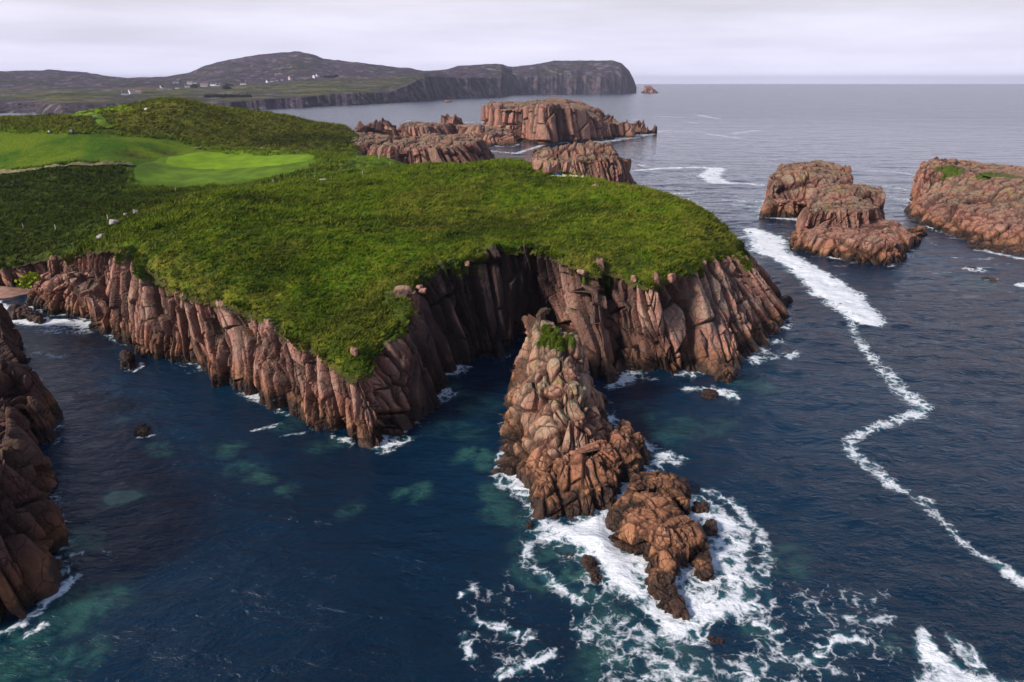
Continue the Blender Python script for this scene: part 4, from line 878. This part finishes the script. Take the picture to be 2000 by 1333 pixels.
def strip(name, pts, wid, mat, lift, label, cat):
    Q = spline(np.array([onland(*p)[:2] for p in pts]), 120); T = np.gradient(Q, axis=0); T /= np.linalg.norm(T, axis=1, keepdims=True); Nn = np.c_[-T[:, 1], T[:, 0]]
    V = []
    for s in np.linspace(-1, 1, 5): 
        p = Q+Nn*s*wid/2*(1+.3*fbm(Q, 4, 2, int(s*3)+9))[:, None]; V.append(np.c_[p, ground_z(p)+lift-.15*abs(s)])
    o = mesh_obj(name, np.vstack(V), gridfaces(5, 120), mat); return tag(o, label, cat, kind='structure')
strip('path', [(-60,344),(0,341),(80,336),(140,331),(200,326),(258,323)], 3.0, M_path, .8, 'narrow sandy track along the foot of the fairway', 'path')
strip('path', [(120,222),(150,224),(175,223),(192,229),(200,238),(214,248)], 4.0, M_apron, .7, 'pale worn track curving down from the tee', 'path')
strip('path', [(375,288),(440,287),(520,289),(588,293)], 1.6, M_path, .7, 'pale bank edge running behind the putting green', 'path')

def cart(loc, rz, label, mb, mr, bag):
    t = empty('golf_buggy', loc, rz, label, 'golf buggy', 'golf buggies on the links')
    MB().box((0, 0, .55), (2.3, 1.2, .5), .9).box((.95, 0, .85), (.5, 1.1, .35), .7).build('body', mb, t)
    MB().box((-.1, 0, .9), (.6, 1.1, .15)).box((-.4, 0, 1.15), (.15, 1.1, .45)).build('seat', M_black, t)
    MB().box((-.05, 0, 1.92), (1.7, 1.2, .09), .9).build('roof', mr, t)
    for sx in (-.8, .7):
        for sy in (-.52, .52):
            MB().cyl((sx, sy, .8), (sx*.9, sy, 1.9), .03, 6).build('roof_post', M_black, t)
            MB().cyl((sx, sy-.1, .25), (sx, sy+.1, .25), .25, 12).build('wheel', M_black, t)
    if bag: MB().cyl((-1.1, -.25, .6), (-1.25, -.25, 1.55), .17, 8).cyl((-1.1, .25, .6), (-1.25, .25, 1.5), .17, 8).build('golf_bag', bag, t)
    return t
def gz_at(px, py):
    p = onland(px, py); return (p[0], p[1], float(ground_z(p[:2])[0]))
cart(gz_at(140, 256), 1.9, 'navy buggy with white bags parked on the edge of the fairway', M_navy, M_black, M_white)
cart(gz_at(187, 232), .9, 'dark golf buggy with a cream roof on the track below the tee', M_black, M_cream, None)
fl = empty('flagstick', gz_at(478, 306), 0, 'thin flagstick with a small red flag on the putting green', 'flag')
MB().cyl((0, 0, 0), (0, 0, 2.3), .04, 6).build('pole', M_postw, fl); MB().box((.28, 0, 2.0), (.55, .04, .45)).build('flag', M_red, fl)
posts = [(615,352,'post on the near slope below the green, beside the pale slab'),(648,355,'post just past the pale slab'),(534,360,'tall pale post beneath the green'),(527,368,'short leaning post beneath the green'),(597,358,'post on the near side of the pale slab'),
 (509,369,'post at the lip of the headland turf'),(709,346,'post alone where the headland meets the links'),(740,309,'tall post by the coast edge beyond the green'),(762,325,'post at the coast edge facing the ribbed ridge'),(546,364,'post in the gap of the fence beneath the green'),
 (49,458,'lone post in the dark hollow'),(213,440,'post beside the grey boulder at the hollow rim'),(112,463,'second post in the dark hollow'),(459,372,'post where the track slope meets the headland'),(344,380,'post on the brown slope under the apron')]
pp = None
for i, (px, py, lb) in enumerate(posts):
    loc = gz_at(px, py); loc = (loc[0], loc[1], loc[2]-.1)
    if pp is None: pp = MB().box((0, 0, .75), (.16, .16, 1.5)).box((0, 0, 1.52), (.12, .12, .06), .4).build('fence_post', M_postw)
    o = pp if i == 0 else copy_tree(pp, loc, 0)
    o.location = loc; o.rotation_euler = (.05*math.sin(i*2.1), .06*math.cos(i*3.3), i*.4)
    tag(o, 'weathered '+lb, 'fence post', 'fence posts across the rough grass')
def boulder(px, py, size, label, mat, seed, lift=.0, onl=True, z=None):
    c = np.array(gz_at(px, py)) if z is None else W(px, py, z)
    n1, n2_ = 26, 40; th = np.linspace(0.02, math.pi-.02, n1)[:, None]; ph = np.linspace(0, 2*math.pi, n2_, endpoint=False)[None]
    G = np.stack([np.sin(th)*np.cos(ph), np.sin(th)*np.sin(ph), np.cos(th)+0*ph], -1); N = G.reshape(-1, 3)
    s = np.array(size)/2
    q = np.sign(N)*np.abs(N)**.4*s
    rs = np.random.RandomState(seed)
    for _ in range(9):
        v = rs.randn(3); v /= np.linalg.norm(v); dd = (q/s)@v; q = q-(np.maximum(dd-.72, 0)[:, None]*v)*s
    q = q+N*(.12*s.min()*fbm(q+seed*9, s.max()*.5, 3, seed))[:, None]
    a_ = rs.rand()*3 if seed % 2 else .3; R2 = np.array([[math.cos(a_), -math.sin(a_)], [math.sin(a_), math.cos(a_)]]); q[:, :2] = q[:, :2]@R2
    V = q+c+[0, 0, s[2]*.75+lift]
    rs2 = hsh(np.arange(len(V)))*.1+.5
    return tag(mesh_obj('boulder', V, gridfaces(n1, n2_, True), mat, None, False, attrs={'blk': rs2, 'moss': V[:, 0]*0}), label, 'boulder')
M_pale = plain('bleached granite', (.40, .36, .35), .9, 1.5, .25, .08)
boulder(226, 452, (2.6, 1.8, 1.5), 'grey slab boulder leaning on the headland rim above the dark hollow', M_pale, 1)
boulder(199, 474, (1.5, 1.2, 1.6), 'small grey boulder on the rim beneath the grey slab', M_pale, 2)
boulder(267, 428, (1.4, 1.1, 1.2), 'tiny pale rock furthest up the headland rim', M_pale, 3)
boulder(249, 434, (1.0, .8, .8), 'tiny pale rock between the grey slab and the furthest rim rock', M_pale, 4)
boulder(631, 358, (2.6, 1.6, 1.4), 'pale flat slab lying among the fence posts', M_pale, 5)
boulder(285, 210, (1.5, 1.3, 1.2), 'cream boulder at the end of the narrow tee', M_cream, 6)
boulder(94, 254, (1.3, .8, .9), 'small white tee marker left of the navy buggy', M_white, 7)
for i, (px, py, s, lb) in enumerate([(1171,520,(1.9,1.5,2.4),'wedge-shaped boulder balanced on the cliff edge above the grey pillar'),(1312,538,(1.6,1.5,1.9),'upright square block standing on the cliff edge'),(1282,546,(1.0,.9,2.2),'slim knobbed stone on the cliff edge next to the upright block'),
   (1238,545,(1.3,1.,1.4),'small rounded stone at the turf edge'),(1138,521,(1.8,1.4,1.1),'flat pinkish stone on the rim over the cave pillar'),(1050,340,(2.0,3.6,4.0),'curved slab outcrop furthest along the crest of the turf'),(1070,348,(2.4,3.6,3.8),'cracked pale outcrop in the crest turf, middle one'),(1084,346,(1.6,3.0,3.4),'narrow outcrop fin beside the cracked pale outcrop'),
   (1106,347,(2.0,4.4,3.8),'long leaning outcrop slab pointing at the green-crowned stack'),(1130,352,(3.0,4.6,5.0),'largest outcrop slab on the crest, above the washed-up netting'),(1162,374,(2.,1.6,1.2),'rounded stone past the end of the netting'),(692,706,(1.2,1.,1.1),'small pinkish stone in the grass at the tip of the headland'),(827,573,(1.2,1.1,1.0),'pale block on the shoulder of the dark cleft'),(819,565,(1.2,1.,.8),'flat pale block above the shoulder of the dark cleft'),(912,521,(.9,.9,1.1),'orange-stained block wedged high in the dark cove')]):
    z = 15 if 'cleft' in lb else (16.3 if 'wedged' in lb else None)
    boulder(px, py, s, lb, M_rock if i % 2 else M_rock_big, 20+i, z=z)
rope = MB(); rs = np.random.RandomState(2)
nt_ = empty('washed_up_netting', gz_at(1112, 356), 0, 'bleached tangle of fishing net washed up on the crest turf', 'netting')
for k in range(26):
    a_ = rs.rand()*6.3; x0, y0 = rs.uniform(-4.5, 4.5), rs.uniform(-1, 1)
    rope.cyl((x0, y0, .25+rs.rand()*.3-.02*x0), (x0+1.4*math.cos(a_), y0+.6*math.sin(a_), .2+rs.rand()*.6), .16, 6)
rope.build('net', M_rope, nt_)
bt = empty('plastic_crate', gz_at(1090, 353), .5, 'bright blue plastic crate lying beside the netting', 'crate')
MB().box((0, 0, .15), (1.5, 1.0, .1)).box((0, .48, .5), (1.5, .06, .7)).box((0, -.48, .5), (1.5, .06, .7)).box((.72, 0, .5), (.06, .9, .7)).box((-.72, 0, .5), (.06, .9, .7)).build('shell', M_blue, bt)
# yellow-green plants on the bank behind the beach
for i, (px, py, lb) in enumerate([(60,548,'bright yellow-green plant clump on the dark bank above the beach'),(72,541,'smaller yellow-green plant growing up against the bank, right of the larger clump')]):
    c = W(px, py, 4.2 if i == 0 else 5.0); rs = np.random.RandomState(i+5); n = 260; q = rs.randn(n, 3)*[.9, .4, .7]*(1-.3*i)+c+[0, -1.2, 0]
    u = rs.randn(n, 3)*.22; v = rs.randn(n, 3)*.22
    V = np.stack([q-u, q+v, q+u, q-v], 1).reshape(-1, 3); o = mesh_obj('shrub', V, np.arange(4*n).reshape(-1, 4), M_yplant, None, False); tag(o, lb, 'plant')

# ------------------------------------------------------------------ houses across the bay
def house(px, py, L, Wd, Hh, rz, mw, mr, label, chim=1, gable=2.2):
    c = onhill(px, py); t = empty('cottage', (c[0], c[1], c[2]-1.), rz, label, 'cottage', 'cottages scattered below the hill')
    a_, b_, h, g = L/2, Wd/2, Hh+1, Hh+1+gable*Wd/6
    MB().poly([(-a_, -b_, 0), (a_, -b_, 0), (a_, b_, 0), (-a_, b_, 0), (-a_, -b_, h), (a_, -b_, h), (a_, b_, h), (-a_, b_, h), (-a_, 0, g), (a_, 0, g)],
              [(0, 1, 5, 4), (2, 3, 7, 6), (1, 2, 6, 9, 5), (3, 0, 4, 8, 7), (4, 5, 9, 8), (6, 7, 8, 9)]).build('wall', mw, t)
    e_ = .5; s = (g-h)/b_
    rf = MB().poly([(-a_-.1, -b_-e_, h-s*e_+.15), (a_+.1, -b_-e_, h-s*e_+.15), (a_+.1, 0, g+.18), (-a_-.1, 0, g+.18), (a_+.1, b_+e_, h-s*e_+.15), (-a_-.1, b_+e_, h-s*e_+.15)], [(0, 1, 2, 3), (3, 2, 4, 5)]).build('roof', mr, t)
    for k in range(chim):
        x = (a_-.7)*(1 if k else -1); MB().box((x, 0, g+.5), (1., .9, 1.6)).build('chimney', mw, rf)
    for k in range(max(2, int(L/5))):
        MB().box((-a_+L*(k+.5)/max(2, int(L/5)), -b_-.03, 1+Hh*.5), (1.2, .1, 1.3)).build('window', M_glass, t)
    return t
for a_ in [(245,186,13,9,3.5,.3,M_white,M_slate,'white cottage with a low wing, lowest and nearest of the settlement',1),(258,184,12,9,4.5,1.0,M_white,M_pinkr,'gable-ended white cottage behind the lowest cottage',2),(270,183,14,8,3.2,.2,M_pinkw,M_pinkr,'long pinkish shed on the end of the lowest cottage group',0),
    (318,176,11,9,5,1.2,M_white,M_slate,'white gabled cottage standing apart between two village groups',1),(311,176,10,7,3,.2,M_pinkw,M_slate,'grey outbuilding beside the gabled cottage',0),(331,175.5,12,7,3,.3,M_pinkw,M_slate,'low grey byre past the gabled cottage',0),(346,174,9,6,3,.1,M_white,M_slate,'tiny white shed in the middle of the settlement',0),
    (343,163.5,18,10,5,.4,M_white,M_slate,'wide white house highest in the village',2),(366,171,13,9,4,.3,M_white,M_slate,'white cottage under the dark trees',1),(371,166,15,9,5,.2,M_white,M_pinkr,'two-storey white house behind the cottage under the trees',2),(381,165.5,9,8,4,.2,M_white,M_slate,'small white annexe at the end of the two-storey house',1),
    (399,170,19,10,4.5,.25,M_white,M_pinkr,'long white house with a red roof',2),(418,168.5,18,10,4.5,-.2,M_white,M_slate,'long white house with a dark slate roof',2),(427,168.5,8,7,3,.0,M_white,M_slate,'small white lean-to at the end of the slate-roofed house',0),(475,166,16,9,3.6,.1,M_white,M_slate,'white bungalow alone between the village and the hill',2),
    (523,163,9,8,4,1.1,M_white,M_slate,'white gable at the start of the row of sheds',1),(532,161,11,7,3,.2,M_white,M_slate,'low white shed second in the row under the hill',0),(541,160,11,7,3,.2,M_pinkw,M_slate,'low dun shed third in the row under the hill',0),(551,159,8,6,3,.2,M_white,M_slate,'tiny white shed last in the row under the hill',0),
    (568,157.5,11,11,7,1.0,M_pinkw,M_slate,'tall square grey house alone under the hill',1),(614,153,9,9,6,1.2,M_white,M_slate,'first of two steep white gables side by side on the slope',0),(621,153,9,10,6,.9,M_white,M_slate,'second, wider of two steep white gables on the slope',1)]:
    house(*a_)
# dark windbreaks of trees
a = NT('dark conifers'); M_tree = a.fin(a.mix(a.rng(a.noise(.4, 4), .35, .65), (.010, .022, .014), (.026, .045, .022)), .9)
def windbreak(px0, px1, py, hgt, n, label, seed):
    rs = np.random.RandomState(seed); V = []
    for k in range(n):
        px = px0+(px1-px0)*(k+.5)/n; c = onhill(px, py); m = 260; r = hgt*.45
        q = rs.randn(m, 3); q /= np.linalg.norm(q, axis=1)[:, None]; q *= (rs.rand(m)**.33)[:, None]*[r*1.5, r, hgt*.55*(.7+.5*rs.rand())]
        q += c+[0, 0, hgt*.5]; u = rs.randn(m, 3)*.8; v = rs.randn(m, 3)*.8; V.append(np.stack([q-u, q+v, q+u, q-v], 1).reshape(-1, 3))
    V = np.vstack(V); return tag(mesh_obj('shelter_trees', V, np.arange(len(V)).reshape(-1, 4), M_tree, None, False), label, 'trees', kind='stuff')
windbreak(633, 660, 153, 7, 7, 'dark windbreak of trees beside the twin white gables', 1)
windbreak(376, 384, 172, 9, 3, 'dark trees beside the cottage in the village', 2)
windbreak(438, 450, 175, 8, 4, 'dark clump of trees in the fields below the slate-roofed house', 3)
windbreak(400, 490, 191, 5, 22, 'dark scrub above the far shore', 4)
windbreak(440, 456, 168, 4, 4, 'low dark hedge beyond the slate-roofed house', 5)

# ------------------------------------------------------------------ sea air
me = bpy.data.meshes.new('haze'); bb = MB().box((0, 10500, 102), (48000, 28000, 216)); me.from_pydata(bb.v, [], bb.f)
hm = bpy.data.materials.new('sea air'); hm.use_nodes = True; t_ = hm.node_tree; t_.nodes.clear()
o_ = t_.nodes.new('ShaderNodeOutputMaterial'); pv = t_.nodes.new('ShaderNodeVolumePrincipled'); t_.links.new(pv.outputs[0], o_.inputs['Volume'])
pv.inputs['Color'].default_value = (.80, .80, 1, 1); pv.inputs['Density'].default_value = .00006; me.materials.append(hm)
ho = bpy.data.objects.new('haze', me); COL.objects.link(ho); ho['kind'] = 'stuff'
